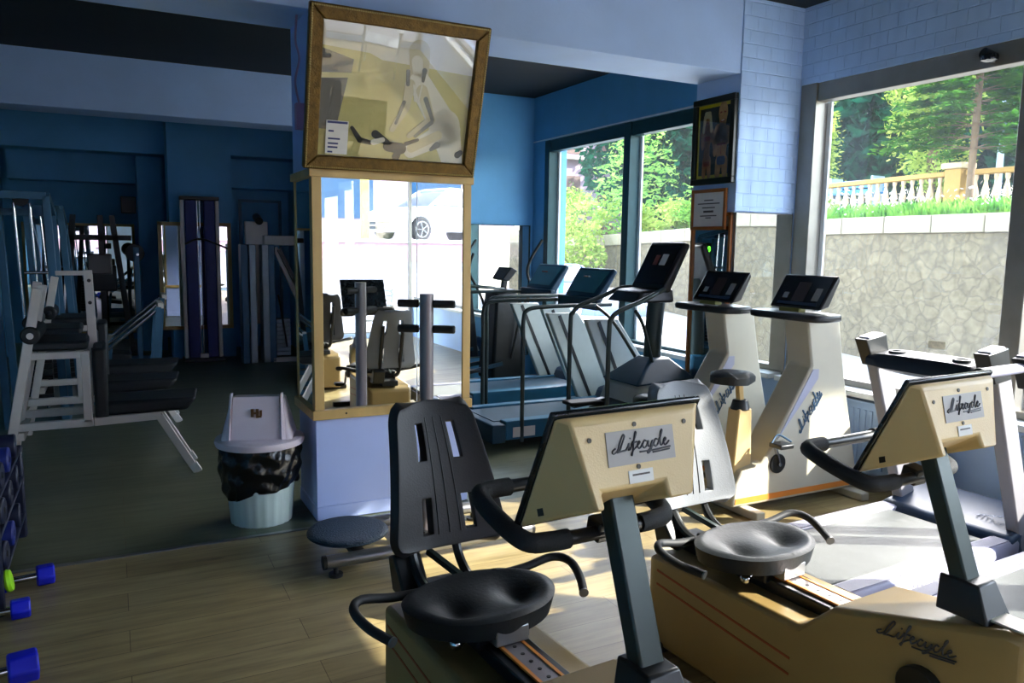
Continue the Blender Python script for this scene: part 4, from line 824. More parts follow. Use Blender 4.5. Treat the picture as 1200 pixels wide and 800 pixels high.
# ------------------------------------------------------------------ cable machines and racks at far left
def rack(label, loc, w, d, h, lean=.1):
    t = thing('cable_machine', label, 'weight machine', loc); m = M['bluemetal']
    for x in (-w/2, w/2):
        for y in (-d/2, d/2): G().bar((x, y, 0), (x-lean*(1 if x > 0 else 1), y, h if y < 0 else h-.12), .06).obj('upright', m, t, bevel=.004)
        G().bar((x-lean, -d/2, h), (x-lean, d/2, h-.12), .06).obj('top_rail', m, t); G().bar((x, -d/2, .04), (x, d/2, .04), .06).obj('base_rail', m, t)
    for y in (-d/2, d/2): G().bar((-w/2-lean, y, h if y < 0 else h-.12), (w/2-lean, y, h if y < 0 else h-.12), .06).obj('top_crossbar', m, t)
    for x in (-.06, .06): G().cyl((x, 0, .05), (x-lean*.9, 0, h-.05), .012, n=10).obj('guide_rod', M['chrome'], t)
    g = G()
    for k in range(10): g.box(-.11, .11, -.07, .07, .12+k*.055, .17+k*.055)
    g.obj('weight_stack', M['black'], t, bevel=.004)
    G().cyl((-lean, -.02, h-.02), (-lean, .02, h-.02), .06).obj('pulley', M['black'], t)
    G().tube([(-lean+.05, 0, h-.03), (-lean+.3*w, -.02, h-.5), (-lean+.28*w, -.02, 1.3)], .004, 6).obj('cable', M['chrome'], t)
    G().cyl((-lean+.28*w-.12, -.02, 1.3), (-lean+.28*w+.12, -.02, 1.3), .014).obj('pull_bar', M['chrome'], t)
    return t
rack('tall slate blue cable machine at the left edge with leaning uprights', (-.62, 8.0, 0), .42, .7, 1.95, .06)
rack('slate blue cable machine behind the one at the left edge', (-.50, 9.6, 0), .3, .7, 1.9, .1)
t = thing('power_rack', 'black A-frame rack standing before the far bright mirror', 'weight rack', (-.1, 12.0, 0))
for x, l in ((-.5, .16), (.32, -.2), (-.02, 0), (-.75, .1)): G().bar((x, 0, 0), (x+l, 0, 1.92), .07).obj('frame_post', M['black'], t)
G().bar((-.5, 0, 1.62), (.35, 0, 1.62), .07).obj('crossbar', M['black'], t)
for y in (-.3,): G().bar((-.5, y, .04), (.34, y, .04), .06).bar((-.5, y, .04), (-.5, .02, .04), .06).bar((.34, y, .04), (.34, .02, .04), .06).obj('base_frame', M['black'], t)
G().box(-.15, .15, -.1, .05, .9, 1.25).obj('weight_plates', M['black'], t, bevel=.02)
t = thing('squat_bar_stand', 'dark barbell stand loaded with plates left of the narrow pier', 'weight rack', (.28, 11.2, 0))
for y in (-.3, .3): G().bar((0, y, 0), (0, y, 1.5), .05).bar((-.2, y, .03), (.2, y, .03), .05).obj('post', M['bluemetal'], t)
G().cyl((0, -.7, 1.42), (0, .7, 1.42), .015).obj('barbell', M['chrome'], t)
for y, r in ((.55, .12), (.6, .10)): G().cyl((0, y-.02, 1.42), (0, y+.02, 1.42), r, n=28).obj('plate', M['black'], t, bevel=.006)

# blue cable tower in front of rear column
t = thing('blue_cable_tower', 'tall blue padded cable tower with white posts against the rear column', 'weight machine', (1.05, 11.12, 0))
for x in (-.215, .215): G().box(x-.022, x+.022, -.05, .05, 0, 2.12).obj('post', M['wsteel'], t, bevel=.005)
for a, b in ((-.185, -.045), (.045, .185)): G().box(a, b, -.07, .03, .05, 2.12).obj('blue_guard', M['bluepad'], t, bevel=.012)
G().box(-.24, .24, -.08, .06, 2.12, 2.17).box(-.26, .26, -.16, .14, 0, .05).obj('crossmember', M['black'], t, bevel=.01)
G().cyl((0, -.02, .05), (0, -.02, 2.12), .010).cyl((-.03, .0, .05), (-.03, .0, 2.12), .008).obj('guide_rod', M['chrome'], t)
G().box(-.05, .05, -.1, .0, .02, .1).obj('stack_base', M['paper'], t)
G().tube([(-.2, -.14, 1.55), (0, -.12, 1.62), (.32, -.14, 1.5)], .012, 8).cyl((0, -.13, 1.62), (0, -.05, 1.75), .008).obj('pull_bar', M['black'], t)
# grey shrouded multigym
t = thing('multigym', 'silver grey multi station gym with tall shroud panels beside the pillar', 'weight machine', (1.85, 10.75, 0))
for x, m in ((-.32, 'bluemetal'), (-.22, 'silver'), (-.06, 'silver'), (.02, 'bluemetal')): G().box(x-.045, x+.045, -.13, .10, 0, 1.56).obj('shroud_panel', M[m], t, bevel=.012)
G().box(-.27, .02, .10, .18, .5, 1.86).obj('back_board', M['wsteel'], t, bevel=.01)
G().box(-.05, .40, -.05, .12, 1.55, 1.68).obj('top_beam', M['wsteel'], t, bevel=.01)
for p, q in (((.08, -.05, 1.52), (.36, -.05, .85)), ((.36, -.05, .85), (.36, -.05, 1.55)), ((.02, -.1, .03), (.42, -.1, .03))): G().bar(p, q, .06).obj('white_frame', M['wsteel'], t)
G().bar((.12, -.12, 1.5), (.38, -.12, .95), .05).obj('lever_arm', M['black'], t)
g = G()
for k in range(9): g.box(.08, .26, -.06, .08, .08+k*.055, .13+k*.055)
g.obj('weight_stack', M['silver'], t, bevel=.004)
G().tube([(.1, -.1, .9), (.16, -.12, .5), (.2, -.12, .2)], .012, 8).obj('foot_lever', M['black'], t)
G().cyl((-.12, -.1, 1.86), (-.12, .12, 1.92), .05).obj('pulley', M['black'], t)

# wall box and spot on beam far left
t = tag(G().box(-.1, .1, -.06, .06, -.12, .12).obj('wall_speaker', M['black'], bevel=.01), 'small black loudspeaker high beside the rear blue pier', 'speaker'); t.location = (.25, 12.9, 2.1)
# green led clock panel on left wall (seen in the column side mirror)
t = thing('led_panel', 'small black panel with green glowing digits on the left wall', 'clock', (-2.60, 12.2, 1.45)); G().box(0, .04, -.25, .25, 0, .25).obj('case', M['black'], t, bevel=.005)
text('led_digits', '10:12', .16, M['greenled'], t, (.042, 0, .125), (R(90), 0, R(90)))

# ------------------------------------------------------------------ dumbbells bottom left (hexagonal / chrome) stacked on a low rack
def dumbbell(label, loc, rz, m1, r=.055, L_=.28, g_=None):
    t = thing('dumbbell', label, 'dumbbell', loc, rz, g_)
    G().cyl((-L_/2, 0, r), (L_/2, 0, r), .016, n=12).obj('handle', M['chrome'], t)
    for s in (-1, 1): G().cyl((s*L_*.22, 0, r), (s*L_*.5, 0, r), r, n=6 if m1 is M['dumb'] else 20).obj('head', m1, t, bevel=.008)
    return t
t = thing('dumbbell_rack', 'low dark navy dumbbell rack cut by the left picture edge', 'rack', (-.62, 4.35, 0))
for y in (-.55, .45): G().box(-.17, .15, y-.03, y+.03, 0, .50).obj('rack_side', M['dumbd'], t, bevel=.01)
for z in (.14, .34, .5): G().box(-.17, .15, -.55, .45, z-.02, z).obj('rack_shelf', M['dumbd'], t, bevel=.005)
k = 0
for z, nm in ((.14, 'lower'), (.34, 'middle'), (.5, 'top')):
    for i, pos in enumerate(('front', 'middle', 'rear')):
        y = 4.0+i*.27; m = [M['dumbd'], M['dumbd'], M['bluepad'], M['dumbd']][(i+int(z*10)) % 4]
        dumbbell('dark navy dumbbell at the %s of the %s rack shelf' % (pos, nm), (-.62, y, z), R(4*(i-1)), m, .06, .30)
dumbbell('royal blue dumbbell on the floor just left of the metal floor strip', (-.43, 4.05, 0), R(8), M['dumb'], .05, .26)
dumbbell('royal blue dumbbell on the floor nearer than the floor strip end', (-.50, 3.72, 0), R(6), M['dumb'], .045, .26)
dumbbell('big royal blue dumbbell in the bottom left corner of the picture', (-.47, 3.14, 0), R(10), M['dumb'], .06, .34)
for lab, m, loc in (('pink rubber ring on the navy dumbbell rack', 'pink', (-.505, 4.72, .52)), ('lime green rubber ring leaning on the dumbbell rack', 'lime', (-.46, 3.87, .12))):
    o = tag(G().lathe([(.025, -.012), (.045, -.012), (.05, 0), (.045, .012), (.025, .012)], n=24, M_=Matrix.Rotation(R(80), 3, 'Y')).obj('grip_ring', M[m]), lab, 'grip ring'); o.location = loc

# ------------------------------------------------------------------ chairs and desk behind the viewpoint (pillar mirror)
def slat_chair(label, loc, rz):
    t = thing('garden_armchair', label, 'chair', loc, rz); m = M['wwhite']
    for x, y, h in ((-.25, -.24, .66), (.25, -.24, .66), (-.23, .25, .88), (.23, .25, .88)): G().bar((x, y, 0), (x, y+(.04 if y > 0 else 0), h), .035).obj('leg', m, t)
    G().box(-.24, .24, -.24, .22, .42, .45).obj('seat', m, t, bevel=.01)
    for k in range(5): G().tube([(-.24, .26, .55+k*.075), (0, .31, .56+k*.075), (.24, .26, .55+k*.075)], .016, 6).obj('back_slat', m, t)
    for s in (-1, 1): G().box(s*.25-.03, s*.25+.03, -.28, .28, .65, .68).obj('armrest', m, t, bevel=.01)
slat_chair('white slatted garden armchair seen reflected in the pillar mirror', (3.6, -2.9, 0), R(-160))
t = thing('reception_desk', 'low pale desk reflected in the pillar mirror', 'desk', (2.2, -3.0, 0))
G().box(-.5, .5, -.3, .3, .7, .74).obj('desk_top', M['panel'], t, bevel=.005); G().hexa([(-.46, -.26, 0), (.40, -.26, 0), (.40, .26, 0), (-.46, .26, 0)], [(-.46, -.26, .7), (.46, -.26, .7), (.46, .26, .7), (-.46, .26, .7)]).obj('desk_body', M['panel'], t)

# ------------------------------------------------------------------ outside: street, retaining wall, terrace
zs = lambda y: -1.25+.065*(y-8)
g = G(); vs = [g.bm.verts.new(p) for p in ((4.9, -14, zs(-14)+1.0), (15.7, -14, zs(-14)+1.0), (15.7, 2, zs(2)), (4.9, 2, zs(2)))]; g.bm.faces.new(vs)
vs = [g.bm.verts.new(p) for p in ((4.9, 2, zs(2)), (15.7, 2, zs(2)), (15.7, 60, zs(26)), (4.9, 60, zs(26)))]; 
vs2 = [g.bm.verts.new(p) for p in ((4.9, 26, zs(26)), (15.7, 26, zs(26)))]
g.bm.verts.remove(vs[2]); g.bm.verts.remove(vs[3]); a, b = vs[0], vs[1]; g.bm.faces.new((a, b, vs2[1], vs2[0]))
c, d = g.bm.verts.new((60, 90, zs(26)+1)), g.bm.verts.new((-30, 90, zs(26)+1)); e = g.bm.verts.new((-30, 26, zs(26))); f_ = g.bm.verts.new((60, 26, zs(26)+.5))
g.bm.faces.new((e, vs2[0], vs2[1], f_, c, d))
o = g.obj('street_ground', M['asphalt'], solid=.1, smooth=False); struct(o)
# front ground (behind the camera): forecourt rising to an upper street
g = G(); P_ = [(-4.2, -.02), (-6, .0), (-10.2, 1.05)]
g.prism([(-4.2, -.3), (-4.2, -.02), (-6, .0), (-10.2, 1.15), (-10.2, -.3)], 'x', -12, 10); struct(g.obj('forecourt_ground', M['road'], smooth=False))
g = G().box(-12, 10, -10.6, -10.2, 0, 1.62); struct(g.obj('upper_street_wall', M['redwall'], smooth=False))
g = G().box(-12, 10, -10.75, -10.15, 1.62, 1.70); struct(g.obj('upper_street_kerb', M['kerb'], smooth=False))
g = G().box(-12, 12, -40, -10.6, 1.0, 1.66); struct(g.obj('upper_street_ground', M['road'], smooth=False))
t = tag(G().box(-.09, .09, -.09, .09, 0, 1.75).box(-.13, .13, -.13, .13, 1.75, 1.95).obj('yellow_bollard_post', M['yellowp'], bevel=.01), 'tall yellow post by the upper street kerb reflected in the pillar mirror', 'post'); t.location = (5.8, -10.95, 1.66)
t = thing('shop_building', 'plain grey building across the upper street seen only in mirrors', 'building', (4, -22, 1.66)); G().box(-14, 16, -6, 0, 0, 9).obj('walls', M['facade'], t)
for i in range(7): G().box(-12+i*3.8, -9.8+i*3.8, -.02, .04, .9, 2.6).obj('window', M['carg'], t)
# retaining wall as thick prism with sloping top
topz = [(-14, 2.66), (9, 2.38), (13, 2.36), (18.7, 2.19), (24.7, 1.95), (34, 1.6), (50, 1.3)]
for (ya, za), (yb, zb) in zip(topz, topz[1:]): struct(G().prism([(ya, za-.385), (yb, zb-.385), (yb, -3), (ya, -3)], 'x', 15.65, 16.19).obj('retaining_wall', M['stone'], smooth=False))
def tz(y):
    for (a, za), (b, zb) in zip(topz, topz[1:]):
        if a <= y <= b: return za+(zb-za)*(y-a)/(b-a)
    return topz[-1][1]
y = -9.8
while y < 33:
    o = G().hexa([(15.55, y+.012, tz(y)-.38), (16.2, y+.012, tz(y)-.38), (16.2, y+1.14, tz(y+1.15)-.38), (15.55, y+1.14, tz(y+1.15)-.38)], [(15.55, y+.012, tz(y)), (16.2, y+.012, tz(y)), (16.2, y+1.14, tz(y+1.15)), (15.55, y+1.14, tz(y+1.15))]).obj('coping_block', M['coping'], bevel=.02)
    tag(o, 'concrete coping block on top of the stone retaining wall', 'coping block', 'coping blocks on the retaining wall'); y += 1.15
g = G().prism([(y_, tz(y_)-.12) for y_ in (-14, 9, 13, 18.7, 24.7, 34, 50)]+[(50, -1), (-14, -1)], 'x', 16.2, 60); struct(g.obj('planted_bank_ground', M['soil'], smooth=False))
# balustrade on the bank
BX = 17.6
base = lambda y: 2.62 if y < 14 else 2.62-.03*(y-14)
def balustrade(y0, y1, label):
    t = thing('balustrade', label, 'balustrade', (BX, y0, 0)); n = int((y1-y0)/.24)
    G().hexa([(-.12, 0, base(y0)+.72), (.12, 0, base(y0)+.72), (.12, y1-y0, base(y1)+.72), (-.12, y1-y0, base(y1)+.72)], [(-.12, 0, base(y0)+.84), (.12, 0, base(y0)+.84), (.12, y1-y0, base(y1)+.84), (-.12, y1-y0, base(y1)+.84)]).obj('top_rail', M['balrail'], t, bevel=.02)
    G().hexa([(-.12, 0, base(y0)-.5), (.12, 0, base(y0)-.5), (.12, y1-y0, base(y1)-.5), (-.12, y1-y0, base(y1)-.5)], [(-.12, 0, base(y0)+.06), (.12, 0, base(y0)+.06), (.12, y1-y0, base(y1)+.06), (-.12, y1-y0, base(y1)+.06)]).obj('plinth', M['balus'], t)
    first = None
    for i in range(n):
        yy = .18+i*(y1-y0-.36)/(n-1)
        if first is None:
            first = G().lathe([(.055, 0), (.055, .05), (.035, .07), (.07, .16), (.085, .24), (.065, .34), (.038, .46), (.032, .52), (.05, .56), (.055, .66)], n=12).obj('baluster', M['balus'], t); first.location = (0, yy, base(y0+yy)+.06); continue
        c = first.copy(); C.objects.link(c); c.parent = t; c.location = (0, yy, base(y0+yy)+.06)
def pilaster(y, label):
    t = thing('pilaster', label, 'pillar', (BX, y, base(y)-.3)); G().box(-.2, .2, -.2, .2, 0, 1.18).obj('shaft', M['balrail'], t, bevel=.015); G().box(-.27, .27, -.27, .27, 1.18, 1.32).obj('cap', M['balus'], t, bevel=.03)
balustrade(3.2, 11.5, 'cream balustrade section right of the square ochre pillar'); pilaster(11.75, 'square ochre pillar in the balustrade beside the slim tree')
balustrade(12.0, 18.2, 'cream balustrade section left of the square ochre pillar'); pilaster(18.45, 'farther ochre pillar at the left end of the balustrade')

# foliage
def leaves(cen, rad, n, size, seed, flat=.0, shell=.55):
    rnd = random.Random(seed); g = G(); bm = g.bm
    cl = [(rnd.gauss(0, .45), rnd.gauss(0, .45), rnd.gauss(0, .45)) for _ in range(max(6, n//90))]
    for i in range(n):
        c = cl[rnd.randrange(len(cl))]; v = V((c[0]+rnd.gauss(0, .17), c[1]+rnd.gauss(0, .17), c[2]+rnd.gauss(0, .15)))
        if v.length > 1.05: v = v.normalized()*rnd.uniform(.7, 1.05)
        p = V(cen)+V((v.x*rad[0], v.y*rad[1], v.z*rad[2])); a = V((rnd.gauss(0, 1), rnd.gauss(0, 1), rnd.gauss(0, 1))).normalized(); b = a.orthogonal().normalized(); s = size*rnd.uniform(.5, 1.3)
        q = [bm.verts.new(p+a*s*x+b*s*y*.6) for x, y in ((-1, 0), (0, -1), (1, 0), (0, 1))]; bm.faces.new(q)
    return g
def leaves_even(cen, rad, n, size, seed):
    rnd = random.Random(seed); g = G(); bm = g.bm
    for i in range(n):
        v = V((rnd.gauss(0, 1), rnd.gauss(0, 1), rnd.gauss(0, 1))).normalized()*rnd.random()**.4; p = V(cen)+V((v.x*rad[0], v.y*rad[1], v.z*rad[2]))
        a = V((rnd.gauss(0, 1), rnd.gauss(0, 1), rnd.gauss(0, 1))).normalized(); b = a.orthogonal().normalized(); s = size*rnd.uniform(.5, 1.3)
        bm.faces.new([bm.verts.new(p+a*s*x+b*s*y*.6) for x, y in ((-1, 0), (0, -1), (1, 0), (0, 1))])
    return g
def tree(name, label, cat, loc, trunk_h, cen_z, rad, n, size, m, seed, tr=.12, group=None):
    t = thing(name, label, cat, loc, 0, group)
    G().tube([(0, 0, -.3), (.05, .03, trunk_h*.5), (0, 0, max(trunk_h, cen_z))], tr, 8).obj('trunk', M['bark'], t)
    (leaves_even if name in ('street_tree', 'pine_tree') else leaves)((0, 0, cen_z), rad, n, size, seed).obj('foliage', m, t, smooth=False); return t
def conifer(label, loc, h, r, m, seed, levels=16, name='conifer', density=130, size=.16, group=None):
    t = thing(name, label, 'tree', loc, 0, group); rnd = random.Random(seed)
    G().cyl((0, 0, -.3), (0, 0, h*.97), .13, .03, 10).obj('trunk', M['bark'], t); g = G(); bm = g.bm
    for k in range(levels):
        f = k/levels; z = h*(.12+.86*f); rr_ = r*(1-f)**.8+.12; nb = 9
        for b_ in range(nb):
            a = rnd.uniform(0, 6.28)
            for i in range(int(density/nb)):
                q = rnd.random()**.7; p = V((math.cos(a)*rr_*q, math.sin(a)*rr_*q, z+rr_*.18*q-rr_*.28*q*q+rnd.gauss(0, .05)))+V((rnd.gauss(0, .09), rnd.gauss(0, .09), 0))*(.4+q)
                u = V((rnd.gauss(0, 1), rnd.gauss(0, 1), rnd.gauss(0, .5))).normalized(); w_ = u.orthogonal().normalized(); s = size*rnd.uniform(.4, 1)
                bm.faces.new([bm.verts.new(p+u*s*x+w_*s*y*.45) for x, y in ((-1, 0), (0, -1), (1, 0), (0, 1))])
    g.obj('foliage', m, t, smooth=False); return t
# iris leaves and flowers along the wall top (uncountable)
def blades(y0, y1, x0, x1, n, seed, h=(.25, .55)):
    rnd = random.Random(seed); g = G(); bm = g.bm
    for i in range(n):
        y_ = rnd.uniform(y0, y1); x_ = rnd.uniform(x0, x1); z_ = tz(y_)-.13; hh = rnd.uniform(*h); dx, dy = rnd.gauss(0, .12), rnd.gauss(0, .14)
        w_ = .018; bm.faces.new([bm.verts.new(p) for p in ((x_, y_-w_, z_), (x_, y_+w_, z_), (x_+dx*.5, y_+w_+dy*.4, z_+hh*.7), (x_+dx, y_+dy, z_+hh), (x_+dx*.5, y_-w_+dy*.4, z_+hh*.7))])
    return g
stuff(tag(blades(4, 15, 16.1, 17.1, 5200, 1).obj('iris_border', M['lf_grass'], smooth=False), 'green sword leaved planting along the top of the stone wall', 'plants'))
def clumps(pts, n, size, seed):
    g = None; rnd = random.Random(seed); G_ = G()
    for c in pts:
        for i in range(n):
            p = V(c)+V((rnd.gauss(0, .35), rnd.gauss(0, .35), rnd.gauss(0, .16))); a = V((rnd.gauss(0, 1), rnd.gauss(0, 1), rnd.gauss(0, 1))).normalized(); b = a.orthogonal().normalized(); s = size*rnd.uniform(.5, 1)
            G_.bm.faces.new([G_.bm.verts.new(p+a*s*x+b*s*y) for x, y in ((-1, -.6), (1, -.6), (1, .6), (-1, .6))])
    return G_
rnd = random.Random(5)
stuff(tag(clumps([(rnd.uniform(16.4, 17.3), rnd.uniform(4, 17), tz(10)+.12+rnd.uniform(0, .3)) for _ in range(60)], 30, .05, 3).obj('white_blossom', M['lf_flow'], smooth=False), 'white and pink blossom in front of the balustrade', 'flowers'))
# shrubs behind far window (wall top)
sh = [(16.6, 15.6, 1.0, 1.0, 'lf_light'), (16.9, 17.4, .9, .8, 'lf_light'), (16.7, 19.3, 1.1, 1.1, 'lf_mid'), (16.8, 21.2, 1.2, 1.3, 'lf_light'), (16.5, 23.3, 1.2, 1.2, 'lf_light'), (16.3, 25.8, 1.5, 1.9, 'lf_light'), (16.9, 28.5, 1.5, 2.2, 'lf_mid')]
labs = ['pale bush left of the dark column edge', 'pale low bush beneath the tall conifer', 'green bush on the far wall top by the mullion', 'pale green bush right of the far window mullion', 'light bush hanging over the far stone wall', 'tall cream flowering bush in the far left window', 'green bush at the far left window edge']
for i, (x, y_, r_, h_, m) in enumerate(sh):
    tree('garden_shrub', labs[i], 'shrub', (x, y_, tz(y_)-.1), .3, h_*.55, (r_, r_, h_*.62), 1500, .085, M[m], 20+i, .05, 'shrubs on the far wall top')
tree('climbing_shrub', 'cream leaved climber covering the far wall base at the left of the far window', 'shrub', (14.35, 23.9, zs(24)), .6, 1.5, (1.15, 1.7, 1.9), 3200, .09, M['lf_light'], 41, .06)
conifer('tall feathery light green conifer centre of the far window', (19.0, 20.2, 1.6), 7.2, 2.1, M['lf_con'], 3, 22, density=170)
conifer('bushy light conifer left of the far window mullion', (18.5, 25.5, 1.4), 6.2, 2.4, M['lf_con'], 4, 20, density=170)
conifer('slim pale conifer at the right side of the far window', (20.5, 18.3, 1.8), 5.4, .55, M['lf_light'], 5, 20, density=70, size=.12)
conifer('slim pale creeper spire at the left side of the street window', (19.5, 17.2, 1.9), 4.0, .4, M['lf_light'], 6, 20, density=60, size=.1)
tree('leafy_tree', 'bright yellow green tree behind the balustrade in the street window', 'tree', (19.6, 13.85, 2.3), 2.2, 3.0, (1.25, 1.25, 2.5), 5500, .09, M['lf_light'], 11, .12)
# flat layered cedar with slim trunk
t = thing('cedar_tree', 'slim cedar with flat spreading branches in front of the balustrade pillar', 'tree', (16.55, 10.75, 2.1)); rnd = random.Random(9)
G().tube([(0, 0, -.3), (.03, .03, 1.0), (-.02, -.02, 2.4), (0, 0, 4.4)], .075, 10).obj('trunk', M['bark'], t)
g = G(); bm = g.bm; br = G()
for k in range(11):
    z = 1.75+k*.24; rr_ = 1.9*(1-.06*k)
    for b_ in range(6):
        a = k*1.1+b_*1.05+rnd.uniform(-.2, .2); br.cyl((0, 0, z-.05), (math.cos(a)*rr_*.7, math.sin(a)*rr_*.7, z+.02), .014, .004, 5)
        for i in range(230):
            q = rnd.uniform(.15, 1)**.8; p = V((math.cos(a)*rr_*q, math.sin(a)*rr_*q, z+.05-.12*q*q+rnd.gauss(0, .035)))+V((rnd.gauss(0, .16), rnd.gauss(0, .16), 0))*q
            u = V((rnd.gauss(0, 1), rnd.gauss(0, 1), rnd.gauss(0, .25))).normalized(); w_ = V((-u.y, u.x, .1)); s = .10*rnd.uniform(.5, 1.2)
            bm.faces.new([bm.verts.new(p+u*s*x+w_*s*y) for x, y in ((-1, 0), (0, -.6), (1, 0), (0, .6))])
g.obj('foliage', leaf_mat('cedar_leaves', '1c5420', '57902f'), t, smooth=False); br.obj('branches', M['bark'], t)
# dark backdrop trees
bd = [(27, 8.5, 5.2, 'right edge beyond the pole'), (28, 14, 5.4, 'behind the slim cedar'), (27, 19.5, 5.0, 'behind the bright leafy tree'), (27.5, 25, 5.4, 'left in the street window'), (29, 31, 5.6, 'seen right of the far window mullion'), (32, 38, 5.6, 'beyond the far conifers'), (30, 3, 5.4, 'right of the street window view'), (36, 20, 7.5, 'on the hill behind the street window'), (38, 32, 8.0, 'on the hill behind the far window'), (37, 8, 7.5, 'on the hill at the right'), (27, 35.5, 6.2, 'filling the middle of the far window'), (39, 45, 7.5, 'far behind the left far window')]
for i, (x, y_, r_, w_) in enumerate(bd):
    tree('pine_tree', 'dense dark green tree ' + w_, 'tree', (x, y_, 1.8), 1.5, 4.2 if r_ < 6 else 6.5, (r_*.75, r_*.75, r_*.95), 7500, .30, M['lf_dark'], 60+i, .25, 'dark backdrop trees')
# unseen street tree, crown placed and sized to shade the windows, plus hillside
tree('street_tree', 'leafy street tree outside right of the picture shading the far windows', 'tree', (11.0, 1.64, zs(1.64)), 5.4, 8.03-zs(1.64), (2.6, 4.4, 3.2), 17000, .27, M['lf_mid'], 90, .2)
# lamp post, blue bench, facade
t = thing('lamp_post', 'pale blue lamp post behind the balustrade', 'lamp post', (20.2, 12.4, 1.9)); G().cyl((0, 0, 0), (0, 0, 6.5), .09, .06, 14).obj('pole', M['lamp'], t); G().tube([(0, 0, 6.3), (-.3, 0, 6.7), (-.9, 0, 6.8)], .04, 8).obj('arm', M['lamp'], t)
t = thing('park_bench', 'blue park bench behind the balustrade', 'bench', (19.2, 15.7, 2.75)); 
for k in range(3): G().box(-.02, .02, -.8, .8, .5+k*.13, .58+k*.13).obj('back_slat', mat('blue_bench_paint', '3f86c8', .5), t)
G().box(-.45, 0, -.8, .8, .42, .46).obj('seat', mat('blue_bench_seat', '3f86c8', .5), t)
for y_ in (-.7, .7): G().box(-.45, .03, y_-.03, y_+.03, -.6, .9).obj('frame', M['lamp'], t)
t = thing('apartment_building', 'grey pink apartment facade far behind the left far window', 'building', (31, 47, -1)); G().box(-7, 5, 0, 8, 0, 16).obj('walls', M['facade'], t)
for i in range(4):
    for j in range(4):
        G().box(-6+i*2.8, -4.6+i*2.8, -.05, .02, 2.5+j*3.2, 4.2+j*3.2).obj('window', M['shutter'], t); G().box(-6.2+i*2.8, -4.4+i*2.8, -.6, 0, 2.1+j*3.2, 2.2+j*3.2).obj('balcony', M['kerb'], t)
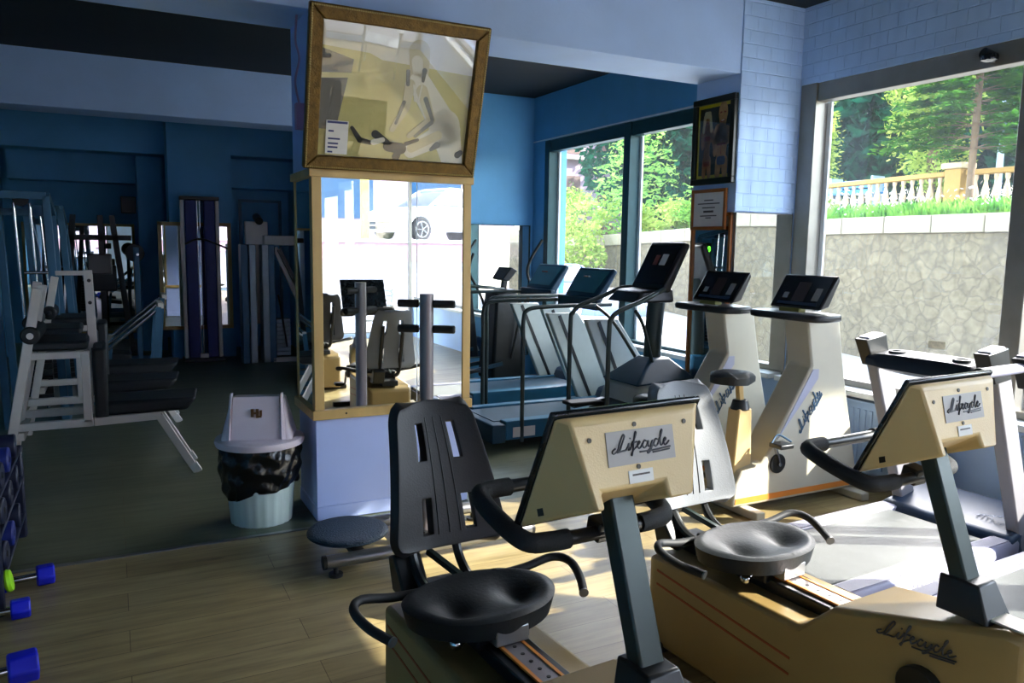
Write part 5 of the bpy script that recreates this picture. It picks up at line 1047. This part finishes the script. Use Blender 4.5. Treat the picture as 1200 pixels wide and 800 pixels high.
# ------------------------------------------------------------------ cars
def car(label, loc, rz, paint=None, name='parked_car'):
    paint = paint or M['carw']; t = thing(name, label, 'car', loc, rz)
    # length along x (front +x), width y
    prof_low = [(-2.0, .30), (-2.08, .55), (-2.0, .85), (-1.5, .92), (1.0, .92), (1.75, .78), (2.05, .62), (2.1, .40), (2.0, .25)]
    def arch(c): return [(c+.34*math.cos(R(a)), .30+.34*math.sin(R(a))) for a in range(0, 181, 20)]
    outline = [(2.0, .22)]+[(1.30+.36*math.cos(R(a)), .26+.38*math.sin(R(a))) for a in range(0, 181, 18)]+[(-1.25+.36*math.cos(R(a)), .26+.38*math.sin(R(a))) for a in range(0, 181, 18)]+[(-1.98, .24), (-2.08, .55), (-2.02, .86), (-1.55, .95), (.95, .93), (1.70, .80), (2.05, .64), (2.12, .42)]
    g = G(); n = len(outline); vs = []
    for y_, k in ((-.84, .0), (.84, .0)):
        vs.append([g.bm.verts.new((x, y_, z)) for x, z in outline])
    f0 = g.bm.faces.new(vs[0][::-1]); f1 = g.bm.faces.new(vs[1])
    for i in range(n): g.bm.faces.new((vs[0][i], vs[0][(i+1) % n], vs[1][(i+1) % n], vs[1][i]))
    body = g.obj('body', paint, t, bevel=.05, seg=3)
    G().hexa([(-1.55, -.80, .93), (.98, -.80, .92), (.98, .80, .92), (-1.55, .80, .93)], [(-1.05, -.62, 1.40), (.20, -.62, 1.41), (.20, .62, 1.41), (-1.05, .62, 1.40)]).obj('cabin', M['carg'], t, bevel=.05, seg=3)
    G().hexa([(-1.10, -.63, 1.385), (.24, -.63, 1.395), (.24, .63, 1.395), (-1.10, .63, 1.385)], [(-1.0, -.57, 1.44), (.12, -.57, 1.45), (.12, .57, 1.45), (-1.0, .57, 1.44)]).obj('roof', paint, t, bevel=.02)
    for s in (-1, 1):
        for xa, xb in ((.98, .20), (-.25, -.28), (-1.52, -1.05)): G().bar((xa, s*.80, .92), (xb, s*.625, 1.40), .06, .05).obj('window_pillar', paint, t)
        G().box(-1.55, 1.0, s*.845-.006, s*.845+.006, .56, .62).obj('side_moulding', M['tyre'] if False else M['logo'], body)
        G().box(-.28, -.265, s*.843-.004, s*.843+.004, .35, .9).obj('door_gap', M['tyre'], body)
        G().ball((.75, s*.93, .98), .09, 10, 1, .8, .8).obj('door_mirror', paint, t)
        for c in (1.30, -1.25):
            w_ = G().cyl((c, s*.70, .31), (c, s*.86, .31), .31, n=28).obj('wheel', M['tyre'], t, bevel=.03)
            g = G()
            for k in range(5): a = k*2*math.pi/5; g.bar((c, s*.868, .31), (c+.19*math.cos(a), s*.868, .31+.19*math.sin(a)), .012, .07, up=(0, 1, 0))
            g.tube([(c+.2*math.cos(k*.524), s*.866, .31+.2*math.sin(k*.524)) for k in range(12)], .014, 6, closed=True, sub=2); g.obj('rim', M['alloy'], w_)
        G().hexa([(1.98, s*.5, .60), (2.06, s*.5, .52), (1.90, s*.82, .52), (1.86, s*.82, .60)], [(1.80, s*.5, .74), (1.9, s*.5, .72), (1.78, s*.82, .70), (1.70, s*.82, .72)]).obj('headlamp', M['carl'], t)
    G().box(2.08, 2.13, -.6, .6, .42, .50).obj('bumper_strip', M['tyre'], t); G().box(2.10, 2.125, -.35, .35, .30, .38).obj('lower_grille', M['tyre'], t)
    return t
car('white parked car in the street beyond the far window', (10.05, 14.7, zs(14.7)), R(-118))
car('blue parked car behind the white one in the street', (12.4, 21.0, zs(21)), R(-100), M['blind'])
car('white hatchback on the upper street reflected in the pillar mirror', (8.15, -11.7, 1.66), R(180-18))

# ------------------------------------------------------------------ light, world, camera
sun = bpy.data.lights.new('sun', 'SUN'); sun.energy = 11.5; sun.angle = R(.6); sun.color = (1, .95, .84)
so = bpy.data.objects.new('sun', sun); C.objects.link(so)
d = V((-1, .75, -.76)).normalized(); so.rotation_euler = d.to_track_quat('-Z', 'Y').to_euler()
wd = bpy.data.worlds.new('sky'); bpy.context.scene.world = wd; wd.use_nodes = True; nt = wd.node_tree
sk = nt.nodes.new('ShaderNodeTexSky'); sk.sky_type = 'NISHITA'; sk.sun_disc = False; sk.sun_elevation = R(36); sk.sun_rotation = R(60); sk.air_density = 1.; sk.dust_density = 1.
hs = nt.nodes.new('ShaderNodeHueSaturation'); hs.inputs['Saturation'].default_value = .6; nt.links.new(sk.outputs[0], hs.inputs['Color']); bg = nt.nodes['Background']; nt.links.new(hs.outputs[0], bg.inputs[0]); bg.inputs[1].default_value = 1.6
cam = bpy.data.cameras.new('camera'); co = bpy.data.objects.new('camera', cam); C.objects.link(co)
cam.sensor_width = 36; cam.lens = 36*914/1200; cam.clip_start = .05; cam.clip_end = 300
rt, up, fw_ = V((.89077, -.45422, .01475)), V((.04264, .11585, .99235)), V((.45246, .88332, -.12257))
mw = Matrix((( rt.x, up.x, -fw_.x, 0), (rt.y, up.y, -fw_.y, 0), (rt.z, up.z, -fw_.z, 1.6), (0, 0, 0, 1))); co.matrix_world = mw
bpy.context.scene.camera = co
vs = bpy.context.scene.view_settings; vs.view_transform = 'Standard'; vs.look = 'None'; vs.exposure = .8; vs.gamma = 1; vs.use_curve_mapping = False
